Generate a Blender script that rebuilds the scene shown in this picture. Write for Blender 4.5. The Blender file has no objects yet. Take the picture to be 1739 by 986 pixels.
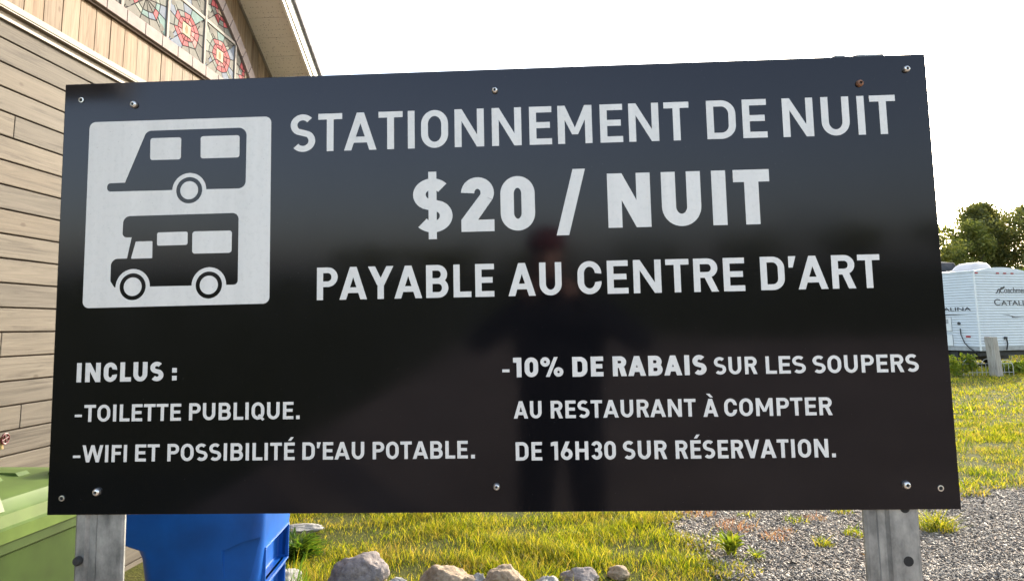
import bpy, bmesh, math, random
import numpy as np
from mathutils import Vector, Matrix
from mathutils.geometry import delaunay_2d_cdt
R = math.radians
random.seed(7)
rng = np.random.default_rng(11)
C = bpy.context.scene
COL = C.collection

# ------------------------------------------------------------------ camera
PITCH, ROLL = 0.14104727, -0.01072452
fw = Vector((0, math.cos(PITCH), math.sin(PITCH)))
rt = Vector((1, 0, 0)); up = rt.cross(fw)
c_, s_ = math.cos(ROLL), math.sin(ROLL)
rt2 = c_*rt + s_*up; up2 = -s_*rt + c_*up
cam_d = bpy.data.cameras.new('camera')
cam = bpy.data.objects.new('camera', cam_d); COL.objects.link(cam)
cam.matrix_world = Matrix(((rt2.x, up2.x, -fw.x, 0), (rt2.y, up2.y, -fw.y, 0), (rt2.z, up2.z, -fw.z, 1.5), (0, 0, 0, 1)))
cam_d.sensor_width = 36; cam_d.lens = 1256/1739*36
cam_d.shift_y = -118/1739
cam_d.clip_start = 0.02; cam_d.clip_end = 3000
C.camera = cam

# ------------------------------------------------------------------ sky and sun
SUN_EL, SUN_AZ = R(20), R(38)          # azimuth clockwise from +Y
w = bpy.data.worlds.new('World'); C.world = w; w.use_nodes = True
nt = w.node_tree; bg = nt.nodes['Background']
sky = nt.nodes.new('ShaderNodeTexSky'); sky.sky_type = 'NISHITA'; sky.sun_disc = False
sky.sun_elevation = SUN_EL; sky.sun_rotation = SUN_AZ
sky.air_density = 1.0; sky.dust_density = 2.2; sky.ozone_density = 1.0
hs = nt.nodes.new('ShaderNodeHueSaturation'); hs.inputs['Saturation'].default_value = .72
nt.links.new(sky.outputs[0], hs.inputs['Color']); nt.links.new(hs.outputs[0], bg.inputs[0]); bg.inputs[1].default_value = 0.15
sd = bpy.data.lights.new('sun', 'SUN'); sd.energy = 2.0; sd.angle = R(0.5); sd.color = (1, .89, .72)
so = bpy.data.objects.new('sun', sd); COL.objects.link(so)
sdir = Vector((math.sin(SUN_AZ)*math.cos(SUN_EL), math.cos(SUN_AZ)*math.cos(SUN_EL), math.sin(SUN_EL)))
so.rotation_euler = (-sdir).to_track_quat('-Z', 'Y').to_euler(); so.location = (20, 20, 20)
C.view_settings.view_transform = 'Standard'; C.view_settings.look = 'None'
C.view_settings.exposure = 2.15; C.view_settings.gamma = 1; C.view_settings.use_curve_mapping = False

# ------------------------------------------------------------------ materials
class NT:
    def __init__(s, name):
        s.m = bpy.data.materials.new(name); s.m.use_nodes = True
        s.t = s.m.node_tree; s.b = s.t.nodes['Principled BSDF']; s.out = s.t.nodes['Material Output']
    def n(s, typ, **kw):
        nd = s.t.nodes.new(typ)
        for k, v in kw.items():
            if k in nd.inputs.keys() if isinstance(k, str) else False: pass
            setattr(nd, k, v)
        return nd
    def l(s, a, b): s.t.links.new(a, b)
    def coord(s, scale=(1, 1, 1), isl=0.0):
        tc = s.n('ShaderNodeTexCoord'); mp = s.n('ShaderNodeMapping'); mp.inputs['Scale'].default_value = scale
        src = tc.outputs['Object']
        if isl:
            g = s.n('ShaderNodeNewGeometry'); mu = s.n('ShaderNodeMath', operation='MULTIPLY'); mu.inputs[1].default_value = isl
            s.l(g.outputs['Random Per Island'], mu.inputs[0])
            ad = s.n('ShaderNodeVectorMath', operation='ADD'); s.l(src, ad.inputs[0]); s.l(mu.outputs[0], ad.inputs[1]); src = ad.outputs[0]
        s.l(src, mp.inputs['Vector']); return mp.outputs[0]
    def noise(s, vec, scale, detail=5, rough=.55):
        n = s.n('ShaderNodeTexNoise'); n.inputs['Scale'].default_value = scale; n.inputs['Detail'].default_value = detail; n.inputs['Roughness'].default_value = rough
        s.l(vec, n.inputs['Vector']); return n.outputs['Fac']
    def ramp(s, fac, stops, interp='LINEAR'):
        r = s.n('ShaderNodeValToRGB'); e = r.color_ramp.elements; r.color_ramp.interpolation = interp
        while len(e) < len(stops): e.new(.5)
        for i, (p, c) in enumerate(stops): e[i].position = p; e[i].color = (*c, 1) if len(c) == 3 else c
        s.l(fac, r.inputs[0]); return r.outputs[0]
    def mix(s, fac, a, b, mode='MIX'):
        m = s.n('ShaderNodeMix', data_type='RGBA', blend_type=mode)
        for i, v in ((0, fac), (6, a), (7, b)):
            if isinstance(v, (int, float)): m.inputs[i].default_value = v
            elif isinstance(v, tuple): m.inputs[i].default_value = (*v, 1)
            else: s.l(v, m.inputs[i])
        return m.outputs[2]
    def bump(s, h, strength, dist=.01):
        b = s.n('ShaderNodeBump'); b.inputs['Strength'].default_value = strength; b.inputs['Distance'].default_value = dist
        s.l(h, b.inputs['Height']); s.l(b.outputs[0], s.b.inputs['Normal'])
    def col(s, c):
        if isinstance(c, tuple): s.b.inputs['Base Color'].default_value = (*c, 1)
        else: s.l(c, s.b.inputs['Base Color'])
    def rough(s, r, spec=None, metal=None):
        if isinstance(r, (int, float)): s.b.inputs['Roughness'].default_value = r
        else: s.l(r, s.b.inputs['Roughness'])
        if spec is not None: s.b.inputs['Specular IOR Level'].default_value = spec
        if metal is not None: s.b.inputs['Metallic'].default_value = metal
def plain(name, c, r=.5, metal=0, var=.25, scale=8, bump=0.1, spec=.5):
    k = NT(name); v = k.coord()
    f = k.noise(v, scale, 6)
    k.col(k.ramp(f, [(.3, tuple(x*(1-var) for x in c)), (.7, tuple(min(1, x*(1+var)) for x in c))]))
    k.rough(r, spec, metal)
    if bump: k.bump(k.noise(v, scale*6, 3), bump, .003)
    return k.m
def wood(name, a, b, dark, axis, knots=True, grain=34):
    k = NT(name)
    sc = [grain]*3; sc[axis] = 1.6
    v = k.coord(tuple(sc), 37.0)
    n1 = k.noise(v, 1.0, 7, .66)
    n1.node.inputs['Distortion'].default_value = 1.1
    sc2 = [5, 5, 5]; sc2[axis] = .8
    n2 = k.noise(k.coord(tuple(sc2), 19.0), 1.0, 4)
    base = k.ramp(n1, [(.34, dark), (.48, a), (.68, b)])
    g = k.n('ShaderNodeNewGeometry')
    tint = k.ramp(g.outputs['Random Per Island'], [(0, (.74, .72, .70)), (.35, (.95, .93, .9)), (.7, (1, .96, .9)), (1, (1.0, .90, .78))])
    col = k.mix(.95, base, tint, 'MULTIPLY')
    col = k.mix(.45, col, k.ramp(n2, [(.3, (.62, .6, .56)), (.65, (1, 1, 1))]), 'MULTIPLY')
    h = n1
    if knots:
        vs = [2.2]*3; vs[axis] = .9
        vo = k.n('ShaderNodeTexVoronoi'); vo.inputs['Scale'].default_value = 2.2; k.l(k.coord(tuple([(1.6 if i == axis else 2.6) for i in range(3)]), 23.0), vo.inputs['Vector'])
        kf = k.ramp(vo.outputs['Distance'], [(0, (0.42, .34, .27)), (.05, (.55, .46, .38)), (.085, (1, 1, 1))])
        col = k.mix(.8, col, kf, 'MULTIPLY')
    k.col(col); k.rough(.72, .3); k.bump(h, .45, .004)
    return k.m

M = {}
# sign
k = NT('black_vinyl'); v = k.coord()
sp = k.n('ShaderNodeTexVoronoi'); sp.inputs['Scale'].default_value = 60; k.l(v, sp.inputs['Vector'])
dust = k.ramp(k.noise(v, 3.2, 8, .7), [(.35, (.0030, .0031, .0042)), (.75, (.0048, .0049, .0064))])
dots = k.ramp(sp.outputs['Distance'], [(0, (1, 1, 1)), (.035, (0, 0, 0))])
k.col(k.mix(dots, dust, (.16, .155, .145)))
k.rough(k.ramp(k.noise(v, 5, 6, .6), [(.3, (.06,)*3), (.7, (.12,)*3)])); k.b.inputs['IOR'].default_value = 1.5; k.b.inputs['Specular IOR Level'].default_value = .30; k.b.inputs['Specular Tint'].default_value = (.86, .86, 1.0, 1)
mp = k.coord((1.0, 1.0, .35)); k.bump(k.noise(mp, 2.6, 2), .06, .02)
M['black_vinyl'] = k.m
k = NT('white_vinyl'); v = k.coord()
f = k.noise(v, 90, 6, .7); g2 = k.noise(k.coord((30, 30, 1.2)), 1, 3)
c = k.mix(.5, k.ramp(f, [(.3, (.54, .53, .505)), (.5, (.66, .645, .615))]), k.ramp(g2, [(.3, (.55, .54, .515)), (.7, (.67, .655, .625))]))
sp = k.n('ShaderNodeTexVoronoi'); sp.inputs['Scale'].default_value = 75; k.l(v, sp.inputs['Vector'])
c = k.mix(k.ramp(sp.outputs['Distance'], [(0, (.75,)*3), (.10, (0, 0, 0))]), c, (.30, .29, .28))
k.col(c); k.rough(.38, .35); M['white_vinyl'] = k.m
k = NT('galvanised_steel'); v = k.coord((1, 1, .6))
f = k.noise(v, 22, 7, .65); st = k.noise(k.coord((60, 60, 1.5)), 1, 4)
c = k.mix(.22, k.ramp(f, [(.36, (.10, .105, .105)), (.52, (.24, .245, .24)), (.66, (.37, .375, .36))]), k.ramp(st, [(.32, (.09, .095, .095)), (.55, (.30, .305, .30))]))
k.col(c); k.rough(.5, .5, .55); k.bump(f, .15, .003); M['galvanised'] = k.m
M['bolt'] = plain('zinc_bolt', (.62, .61, .58), .28, .9, .2, 60)
M['rust_bolt'] = plain('rusted_bolt', (.30, .15, .09), .6, .4, .5, 90)
M['hole'] = plain('dark_hole', (.01, .01, .01), .8, 0, .1)
M['foil'] = plain('white_edge', (.7, .7, .7), .5)
# house
M['clap'] = wood('weathered_board', (.094, .080, .061), (.128, .111, .087), (.052, .042, .031), 0)
M['plank'] = wood('cedar_plank', (.195, .142, .090), (.255, .195, .132), (.115, .066, .033), 2, True, 26)
M['joint_and_shadow'] = plain('shadow_gap', (.06, .038, .025), .9)  # dark joint tone, also used for the painted shadow below the tile sill
M['flash'] = plain('cream_metal', (.27, .25, .205), .65, 0, .12, 8, .05, .2)
M['flash_dark'] = plain('dark_brown', (.17, .14, .105), .55)  # darker brown than the cream flashing, for underside, drip board and soffit backing
M['brick'] = plain('pink_tile', (.235, .19, .175), .75, 0, .14, 12, .1, .2)
M['bar'] = plain('pale_bar', (.27, .24, .215), .75, 0, .12, 8, .1, .15)
M['lead'] = plain('lead_line', (.02, .016, .02), .9, 0, .2, 8, 0, .1)
GL = {'pink': (.60, .115, .13), 'red': (.42, .055, .065), 'rose': (.66, .30, .28), 'beige': (.70, .55, .36), 'leaf': (.20, .19, .165), 'grey': (.26, .27, .245), 'teal': (.22, .36, .34), 'blue': (.24, .29, .38), 'pale': (.36, .40, .34), 'stone': (.28, .265, .23), 'tan': (.42, .27, .13)}
for kk, cc in GL.items(): M['g_'+kk] = plain('glass_'+kk, tuple(x*.45 for x in cc), .7, 0, .18, 25, .05, .12)
k = NT('soffit_vinyl'); v = k.coord()
vo = k.n('ShaderNodeTexVoronoi'); vo.inputs['Scale'].default_value = 42; vo.inputs['Randomness'].default_value = .55; k.l(v, vo.inputs['Vector'])
k.col(k.mix(k.ramp(vo.outputs['Distance'], [(.16, (.8,)*3), (.26, (0, 0, 0))]), (.66, .60, .50), (.25, .21, .16))); k.rough(.5); M['soffit'] = k.m
M['fascia'] = plain('cream_fascia', (.78, .74, .64), .4, 0, .06)
M['roof'] = plain('grey_shingle', (.16, .155, .17), .85, 0, .4, 30, .5)
# bins
M['green'] = plain('green_plastic', (.022, .043, .006), .5, 0, .35, 6, .06, .2)
M['green_lid'] = plain('faded_green_plastic', (.072, .112, .024), .5, 0, .35, 5, .06, .2)
M['blue'] = plain('blue_plastic', (.003, .078, .34), .42, 0, .3, 4, .05, .3)
M['black'] = plain('black_rubber', (.02, .02, .02), .7, 0, .3)
M['tap_red'] = plain('red_paint', (.10, .012, .012), .4)
M['brass'] = plain('brass', (.35, .25, .10), .35, .8)
# trailer
M['siding'] = plain('white_siding', (.60, .62, .63), .5, 0, .05, 3, .02)
M['siding_side'] = M['siding']
M['trim'] = plain('grey_trim', (.30, .30, .29), .5)
M['acwhite'] = plain('roof_unit_plastic', (.56, .50, .46), .5, 0, .05)
M['redlens'] = plain('red_lens', (.40, .01, .02), .2)
M['darkmark'] = plain('dark_decal', (.03, .03, .035), .5)
M['hatch'] = plain('white_hatch', (.68, .68, .65), .5, 0, .05)
M['tarp'] = plain('charcoal_tarp', (.025, .026, .03), .9, 0, .4, 6, .3)
M['chrome'] = plain('wheel_rim_paint', (.5, .5, .5), .35, .6)
# ground and plants
k = NT('gravel'); v = k.coord()
vo = k.n('ShaderNodeTexVoronoi'); vo.inputs['Scale'].default_value = 48; k.l(v, vo.inputs['Vector'])
c = k.mix(.75, k.ramp(vo.outputs['Color'], [(.1, (.125, .088, .06)), (.5, (.29, .225, .165)), (.9, (.45, .36, .27))]), k.ramp(k.noise(v, .9, 6), [(.3, (.20, .15, .11)), (.7, (.46, .36, .27))]))
k.col(c); k.rough(.9, .2); k.bump(vo.outputs['Distance'], .9, .012); M['gravel'] = k.m
k = NT('turf_soil'); v = k.coord()
f = k.noise(v, 2.2, 8, .65); f2 = k.noise(v, 40, 5, .7)
c = k.mix(.6, k.ramp(f, [(.3, (.03, .036, .008)), (.5, (.06, .06, .013)), (.7, (.095, .075, .03))]), k.ramp(f2, [(.35, (.024, .03, .006)), (.65, (.13, .135, .022))]))
k.col(c); k.rough(1, .1); k.bump(f2, .8, .03); M['soil'] = k.m
def leafy(name, stops, transl, tr=.5, spec=.25):
    k = NT(name)
    g = k.n('ShaderNodeNewGeometry')
    c = k.ramp(g.outputs['Random Per Island'], stops)
    k.col(c); k.rough(.55, spec)
    t = k.n('ShaderNodeBsdfTranslucent'); k.l(k.mix(1.0, c, transl, 'MULTIPLY'), t.inputs[0])
    ms = k.n('ShaderNodeMixShader'); ms.inputs[0].default_value = tr
    k.l(k.b.outputs[0], ms.inputs[1]); k.l(t.outputs[0], ms.inputs[2]); k.l(ms.outputs[0], k.out.inputs[0])
    return k.m
def grass_material():
    k = NT('grass_blades'); g = k.n('ShaderNodeNewGeometry')
    lush = k.ramp(g.outputs['Random Per Island'], [(0, (.022, .05, .005)), (.3, (.085, .125, .008)), (.7, (.215, .215, .014)), (.95, (.31, .28, .035)), (1, (.28, .21, .08))])
    dry = k.ramp(g.outputs['Random Per Island'], [(0, (.04, .055, .010)), (.4, (.14, .14, .022)), (.75, (.27, .225, .06)), (1, (.25, .15, .07))])
    f = k.noise(k.coord(), 1.9, 4, .6)
    c = k.mix(k.ramp(f, [(.46, (0, 0, 0)), (.66, (1, 1, 1))]), lush, dry)
    k.col(c); k.rough(.6, .2)
    t = k.n('ShaderNodeBsdfTranslucent'); k.l(k.mix(1.0, c, (2.0, 1.85, .7), 'MULTIPLY'), t.inputs[0])
    ms = k.n('ShaderNodeMixShader'); ms.inputs[0].default_value = .52
    k.l(k.b.outputs[0], ms.inputs[1]); k.l(t.outputs[0], ms.inputs[2]); k.l(ms.outputs[0], k.out.inputs[0])
    return k.m
M['grass'] = grass_material()
M['weed_leaf'] = leafy('weed_leaves', [(0, (.035, .085, .015)), (.6, (.085, .15, .022)), (1, (.16, .2, .03))], (1.7, 1.7, .7), .45)  # own dark green of the leafy weeds and tall blades
M['drygrass'] = leafy('dry_stems', [(0, (.32, .13, .06)), (.5, (.42, .22, .10)), (1, (.36, .30, .10))], (1.3, 1.1, .8), .4)
M['leaf_dec'] = leafy('tree_leaves', [(0, (.07, .095, .03)), (.5, (.18, .19, .055)), (1, (.30, .28, .09))], (2.0, 1.9, .8), .5)
M['leaf_pine'] = leafy('pine_needles', [(0, (.065, .08, .03)), (.6, (.17, .17, .055)), (1, (.29, .26, .09))], (1.9, 1.8, .8), .45)
M['leaf_light'] = leafy('shrub_leaves', [(0, (.07, .11, .014)), (.5, (.15, .19, .024)), (1, (.24, .24, .035))], (2.0, 1.9, .7), .45)
M['bark'] = plain('bark', (.10, .075, .055), .9, 0, .4, 6, .6)
M['oldpost'] = wood('silver_timber', (.36, .33, .29), (.46, .43, .38), (.22, .19, .16), 2, False)
M['wire'] = plain('white_wire', (.40, .40, .37), .4)
def rock(name, a, b):
    k = NT(name); v = k.coord()
    f = k.noise(v, 5, 9, .68); f2 = k.noise(v, 38, 5, .7)
    c = k.mix(.4, k.ramp(f, [(.3, a), (.7, b)]), k.ramp(f2, [(.35, tuple(x*.55 for x in a)), (.65, b)]))
    k.col(c); k.rough(.85, .25); k.bump(f, .8, .05); return k.m
M['rock_pink'] = rock('pinkish_granite', (.19, .152, .135), (.36, .305, .27))
M['rock_tan'] = rock('tan_sandstone', (.24, .165, .10), (.42, .32, .215))
M['rock_grey'] = rock('grey_limestone', (.20, .19, .172), (.40, .38, .345))
# person
M['jacket'] = plain('dark_jacket', (.006, .006, .007), .9, 0, .3, 20, .2)
M['trousers'] = plain('dark_trousers', (.007, .007, .009), .9, 0, .3, 20, .2)
M['skin'] = plain('skin', (.45, .26, .19), .55, 0, .08)
M['hair'] = plain('brown_hair', (.05, .03, .02), .6)
M['cap'] = plain('red_cap', (.15, .014, .018), .8)
M['phone'] = plain('phone_body', (.015, .015, .018), .25, 0, .1)
M['shoe'] = plain('shoe', (.03, .03, .03), .6)

# ------------------------------------------------------------------ mesh helpers
def link(o, parent=None):
    COL.objects.link(o)
    if parent is not None: o.parent = parent
    return o
def tag(o, label=None, cat=None, group=None, kind=None):
    if label: o['label'] = label
    if cat: o['category'] = cat
    if group: o['group'] = group
    if kind: o['kind'] = kind
    return o
def empty(name, loc=(0, 0, 0), rz=0):
    o = bpy.data.objects.new(name, None); o.location = loc; o.rotation_euler = (0, 0, rz); o.empty_display_size = .1
    COL.objects.link(o); return o
class MB:
    def __init__(s): s.v = []; s.f = []; s.mi = []
    def add(s, vs, fs, mi=0):
        o = len(s.v); s.v += [tuple(p) for p in vs]; s.f += [tuple(i+o for i in f) for f in fs]; s.mi += [mi]*len(fs); return s
    def box(s, x0, x1, y0, y1, z0, z1, mi=0, b=0.0):
        if b <= 0:
            vs = [(x, y, z) for x in (x0, x1) for y in (y0, y1) for z in (z0, z1)]
            return s.add(vs, [(0, 1, 3, 2), (4, 6, 7, 5), (0, 4, 5, 1), (2, 3, 7, 6), (0, 2, 6, 4), (1, 5, 7, 3)], mi)
        bm = bmesh.new(); bmesh.ops.create_cube(bm, size=1)
        for q in bm.verts: q.co = Vector((x0+(q.co.x+.5)*(x1-x0), y0+(q.co.y+.5)*(y1-y0), z0+(q.co.z+.5)*(z1-z0)))
        bmesh.ops.bevel(bm, geom=bm.edges[:], offset=b, segments=2, affect='EDGES', profile=.5)
        return s.bm(bm, mi)
    def bm(s, bm, mi=0):
        bm.verts.index_update()
        s.add([q.co[:] for q in bm.verts], [[q.index for q in f.verts] for f in bm.faces], mi); bm.free(); return s
    def prism(s, pts, d0, d1, plane='xz', mi=0):
        # pts in (a,b); extruded along the third axis from d0 to d1
        def P(a, b, d): return (a, d, b) if plane == 'xz' else ((a, b, d) if plane == 'xy' else (d, a, b))
        n = len(pts)
        vs = [P(a, b, d0) for a, b in pts]+[P(a, b, d1) for a, b in pts]
        fs = [tuple(range(n)), tuple(range(2*n-1, n-1, -1))]+[(i, i+n, (i+1) % n+n, (i+1) % n) for i in range(n)]
        return s.add(vs, fs, mi)
    def tube(s, pts, r, n=8, mi=0, cap=True):
        pts = [Vector(p) for p in pts]; rs = r if isinstance(r, (list, tuple)) else [r]*len(pts)
        vs = []; fs = []
        ref = Vector((0, 0, 1))
        for i, p in enumerate(pts):
            d = (pts[min(i+1, len(pts)-1)]-pts[max(i-1, 0)]).normalized()
            a = d.cross(ref if abs(d.dot(ref)) < .95 else Vector((1, 0, 0))).normalized(); b = d.cross(a)
            for j in range(n):
                t = 2*math.pi*j/n; vs.append(p+rs[i]*(math.cos(t)*a+math.sin(t)*b))
        for i in range(len(pts)-1):
            for j in range(n): fs.append((i*n+j, i*n+(j+1) % n, (i+1)*n+(j+1) % n, (i+1)*n+j))
        if cap: fs += [tuple(range(n-1, -1, -1)), tuple((len(pts)-1)*n+j for j in range(n))]
        return s.add(vs, fs, mi)
    def loft(s, rings, mi=0, cap=True):
        n = len(rings[0]); vs = [p for r in rings for p in r]; fs = []
        for i in range(len(rings)-1):
            for j in range(n): fs.append((i*n+j, i*n+(j+1) % n, (i+1)*n+(j+1) % n, (i+1)*n+j))
        if cap: fs += [tuple(range(n-1, -1, -1)), tuple((len(rings)-1)*n+j for j in range(n))]
        return s.add(vs, fs, mi)
    def mesh(s, name, mats, smooth=None):
        me = bpy.data.meshes.new(name); me.from_pydata([tuple(p) for p in s.v], [], s.f)
        for m in (mats if isinstance(mats, (list, tuple)) else [mats]): me.materials.append(m)
        if len(me.materials) > 1: me.polygons.foreach_set('material_index', s.mi)
        bm = bmesh.new(); bm.from_mesh(me); bmesh.ops.recalc_face_normals(bm, faces=bm.faces); bm.to_mesh(me); bm.free()
        if smooth is not None:
            me.polygons.foreach_set('use_smooth', [True]*len(me.polygons))
            try: me.set_sharp_from_angle(angle=R(smooth))
            except Exception: pass
        me.update(); return me
    def build(s, name, mats, parent=None, smooth=None):
        return link(bpy.data.objects.new(name, s.mesh(name, mats, smooth)), parent)
def rrect(cx, cy, hx, hy, r, z, n=5):
    pts = []
    for qx, qy, a0 in ((1, 1, 0), (-1, 1, 90), (-1, -1, 180), (1, -1, 270)):
        for i in range(n+1):
            a = R(a0+90*i/n); pts.append((cx+qx*(hx-r)+r*math.cos(a), cy+qy*(hy-r)+r*math.sin(a), z))
    return pts
def np_mesh(name, verts, faces, mats, mi=None, parent=None):
    me = bpy.data.meshes.new(name); nv, nf, k = len(verts), len(faces), faces.shape[1]
    me.vertices.add(nv); me.vertices.foreach_set('co', verts.astype(np.float32).ravel())
    me.loops.add(nf*k); me.loops.foreach_set('vertex_index', faces.astype(np.int32).ravel())
    me.polygons.add(nf); me.polygons.foreach_set('loop_start', np.arange(0, nf*k, k, dtype=np.int32))
    for m in (mats if isinstance(mats, list) else [mats]): me.materials.append(m)
    if mi is not None: me.polygons.foreach_set('material_index', mi.astype(np.int32))
    me.update(calc_edges=True); me.validate()
    return link(bpy.data.objects.new(name, me), parent)
def boolean_cut(o, cutter):
    md = o.modifiers.new('cut', 'BOOLEAN'); md.object = cutter; md.operation = 'DIFFERENCE'; md.solver = 'EXACT'
    dg = bpy.context.evaluated_depsgraph_get(); me = bpy.data.meshes.new_from_object(o.evaluated_get(dg))
    o.modifiers.clear(); o.data = me
    bpy.data.objects.remove(cutter)

# ------------------------------------------------------------------ ground
def gz(x, y):
    t = np.clip((np.asarray(y, float)-10)/12, 0, 1); return .05*t*t*(3-2*t)
xs = np.unique(np.concatenate([np.linspace(-900, -40, 12), np.linspace(-40, 60, 60), np.linspace(60, 900, 12)]))
ys = np.unique(np.concatenate([np.linspace(-900, -60, 10), np.linspace(-60, 60, 80), np.linspace(60, 1200, 14)]))
X, Y = np.meshgrid(xs, ys); Z = gz(X, Y)
nx, ny = len(xs), len(ys)
vv = np.stack([X, Y, Z], -1).reshape(-1, 3)
ii = np.arange(nx*ny).reshape(ny, nx)
ff = np.stack([ii[:-1, :-1], ii[:-1, 1:], ii[1:, 1:], ii[1:, :-1]], -1).reshape(-1, 4)
tag(np_mesh('ground', vv, ff, M['soil']), kind='structure')
# gravel yard: irregular edge round the lawn
def lawn_edge_x(y): return 1.27+.07*np.sin(y*3.1)+.05*np.sin(y*7.3+1)-.05*(y-4.8)*0
def lawn_edge_y(x): return 6.95+.12*np.sin(x*2.3)+.08*np.sin(x*5.7+2)+.03*(x-3)
def in_gravel(x, y):
    x = np.asarray(x, float); y = np.asarray(y, float)
    right = (x > lawn_edge_x(y)) & (y < lawn_edge_y(x))
    front = y < 4.05+.06*np.sin(x*4)
    return (right | front) & (y > -14) & (x < 30)
edge = [(-2.6, -14), (30, -14)]
for x in np.linspace(30, 1.4, 120): edge.append((x, float(lawn_edge_y(x))))
for y in np.linspace(6.7, 4.2, 30): edge.append((float(lawn_edge_x(y)), y))
for x in np.linspace(1.2, -2.6, 40): edge.append((x, 4.05+.06*math.sin(x*4)))
bm = bmesh.new(); vs_ = [bm.verts.new((a, b, .006)) for a, b in edge]; f_ = bm.faces.new(vs_); bmesh.ops.triangulate(bm, faces=[f_])
me = bpy.data.meshes.new('gravel_yard'); bm.to_mesh(me); bm.free(); me.materials.append(M['gravel'])
tag(link(bpy.data.objects.new('gravel_yard', me)), kind='structure')

# ------------------------------------------------------------------ the sign
SO = Vector((-.054, 1.527, 1.586))
ex = Vector((.99867, -.05045, .0079)).normalized(); n_ = Vector((-.0500, -.9981, -.0371)); n_ = (n_-n_.dot(ex)*ex).normalized()
ez = n_.cross(ex)          # up
if ez.z < 0: ez = -ez
SM = Matrix(((ex.x, -n_.x, ez.x, SO.x), (ex.y, -n_.y, ez.y, SO.y), (ex.z, -n_.z, ez.z, SO.z), (0, 0, 0, 1)))
SW, SH = 1.83, .907
sign = empty('parking_sign'); sign.matrix_world = SM
tag(sign, 'large black parking sign with white French lettering and camper pictogram on two steel posts', 'sign')
p = MB(); p.box(-SW/2, SW/2, 0, .005, -SH/2, SH/2, 0, .0012)
panel = p.build('panel', M['black_vinyl'], sign)

def hull(q):
    q = sorted(set((round(a, 7), round(b, 7)) for a, b in q))
    if len(q) < 3: return q
    def half(p_):
        o = []
        for c in p_:
            while len(o) > 1 and (o[-1][0]-o[-2][0])*(c[1]-o[-2][1])-(o[-1][1]-o[-2][1])*(c[0]-o[-2][0]) <= 1e-12: o.pop()
            o.append(c)
        return o[:-1]
    return half(q)+half(q[::-1])
def inside(pt, q):
    x, y = pt; r = False
    for i in range(len(q)):
        (x0, y0), (x1, y1) = q[i], q[i-1]
        if (y0 > y) != (y1 > y) and x < (x1-x0)*(y-y0)/(y1-y0)+x0: r = not r
    return r
def cdt(polys):
    """triangulate overlapping outlines -> (verts, tris, list of the outlines each triangle lies in)"""
    V = []; E_ = []
    for q in polys:
        o = len(V); V += [Vector((a*100, b*100)) for a, b in q]; E_ += [(o+i, o+(i+1) % len(q)) for i in range(len(q))]
    r = delaunay_2d_cdt(V, E_, [], 0, 1e-4)
    vs = [v_/100 for v_ in r[0]]; mem = []
    for f in r[2]:
        c = (sum(vs[i].x for i in f)/len(f), sum(vs[i].y for i in f)/len(f))
        mem.append([i for i, q in enumerate(polys) if inside(c, q)])
    return vs, r[2], mem

# --- DIN-like lettering drawn as stroke geometry (cap height 1)
def rect(x0, y0, x1, y1): return [(x0, y0), (x1, y0), (x1, y1), (x0, y1)]
def par(x0, y0, x1, y1, h): return [(x0, y0), (x0+h, y0), (x1+h, y1), (x1, y1)]
def stroke(pts, w, wv=None):
    """quads along a centre line; w = stem width (vertical runs), wv = bar width (horizontal runs)"""
    wv = wv or w; out = []; off = []
    for i, p_ in enumerate(pts):
        a = pts[max(i-1, 0)]; b = pts[min(i+1, len(pts)-1)]
        closed = pts[0] == pts[-1]
        if closed and i == 0: a = pts[-2]
        if closed and i == len(pts)-1: b = pts[1]
        dx, dy = b[0]-a[0], b[1]-a[1]; L = math.hypot(dx, dy) or 1
        nx_, ny_ = -dy/L, dx/L
        off.append(((p_[0]+nx_*w/2, p_[1]+ny_*wv/2), (p_[0]-nx_*w/2, p_[1]-ny_*wv/2)))
    for i in range(len(pts)-1): out.append(hull([off[i][0], off[i+1][0], off[i+1][1], off[i][1]]))
    return out
def arc(cx, cy, rx, ry, a0, a1, n=14): return [(cx+rx*math.cos(R(a0+(a1-a0)*i/n)), cy+ry*math.sin(R(a0+(a1-a0)*i/n))) for i in range(n+1)]
def ringpts(x0, y0, x1, y1, r=None):
    rx = r or (x1-x0)/2; ry = min(rx*1.12, (y1-y0)/2)
    p_ = arc(x1-rx, y1-ry, rx, ry, 0, 90)+arc(x0+rx, y1-ry, rx, ry, 90, 180)+arc(x0+rx, y0+ry, rx, ry, 180, 270)+arc(x1-rx, y0+ry, rx, ry, 270, 360)
    q = []
    for a in p_:
        if not q or math.hypot(a[0]-q[-1][0], a[1]-q[-1][1]) > 1e-5: q.append(a)
    if math.hypot(q[0][0]-q[-1][0], q[0][1]-q[-1][1]) < 1e-5: q[-1] = q[0]
    else: q.append(q[0])
    return q
def gl_S(W, w, h):
    a = (W-w)/2; yt, yb, ym = 1-h/2, h/2, .505
    r1 = (yt-ym)/2; r2 = (ym-yb)/2
    pts = arc(W/2-.005, yt-r1, a*.97, r1, 38, 235, 22)+arc(W/2+.005, yb+r2, a, r2, 55, -142, 22)
    return stroke(pts, w, h)
def bowl(W, w, h, y0, y1, x0=0.0):
    r = (y1-y0-h)/2
    pts = [(x0, y1-h/2)]+arc(W-w/2-r, (y0+y1)/2, r, r, 90, -90, 16)+[(x0, y0+h/2)]
    return stroke(pts, w, h)
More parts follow.
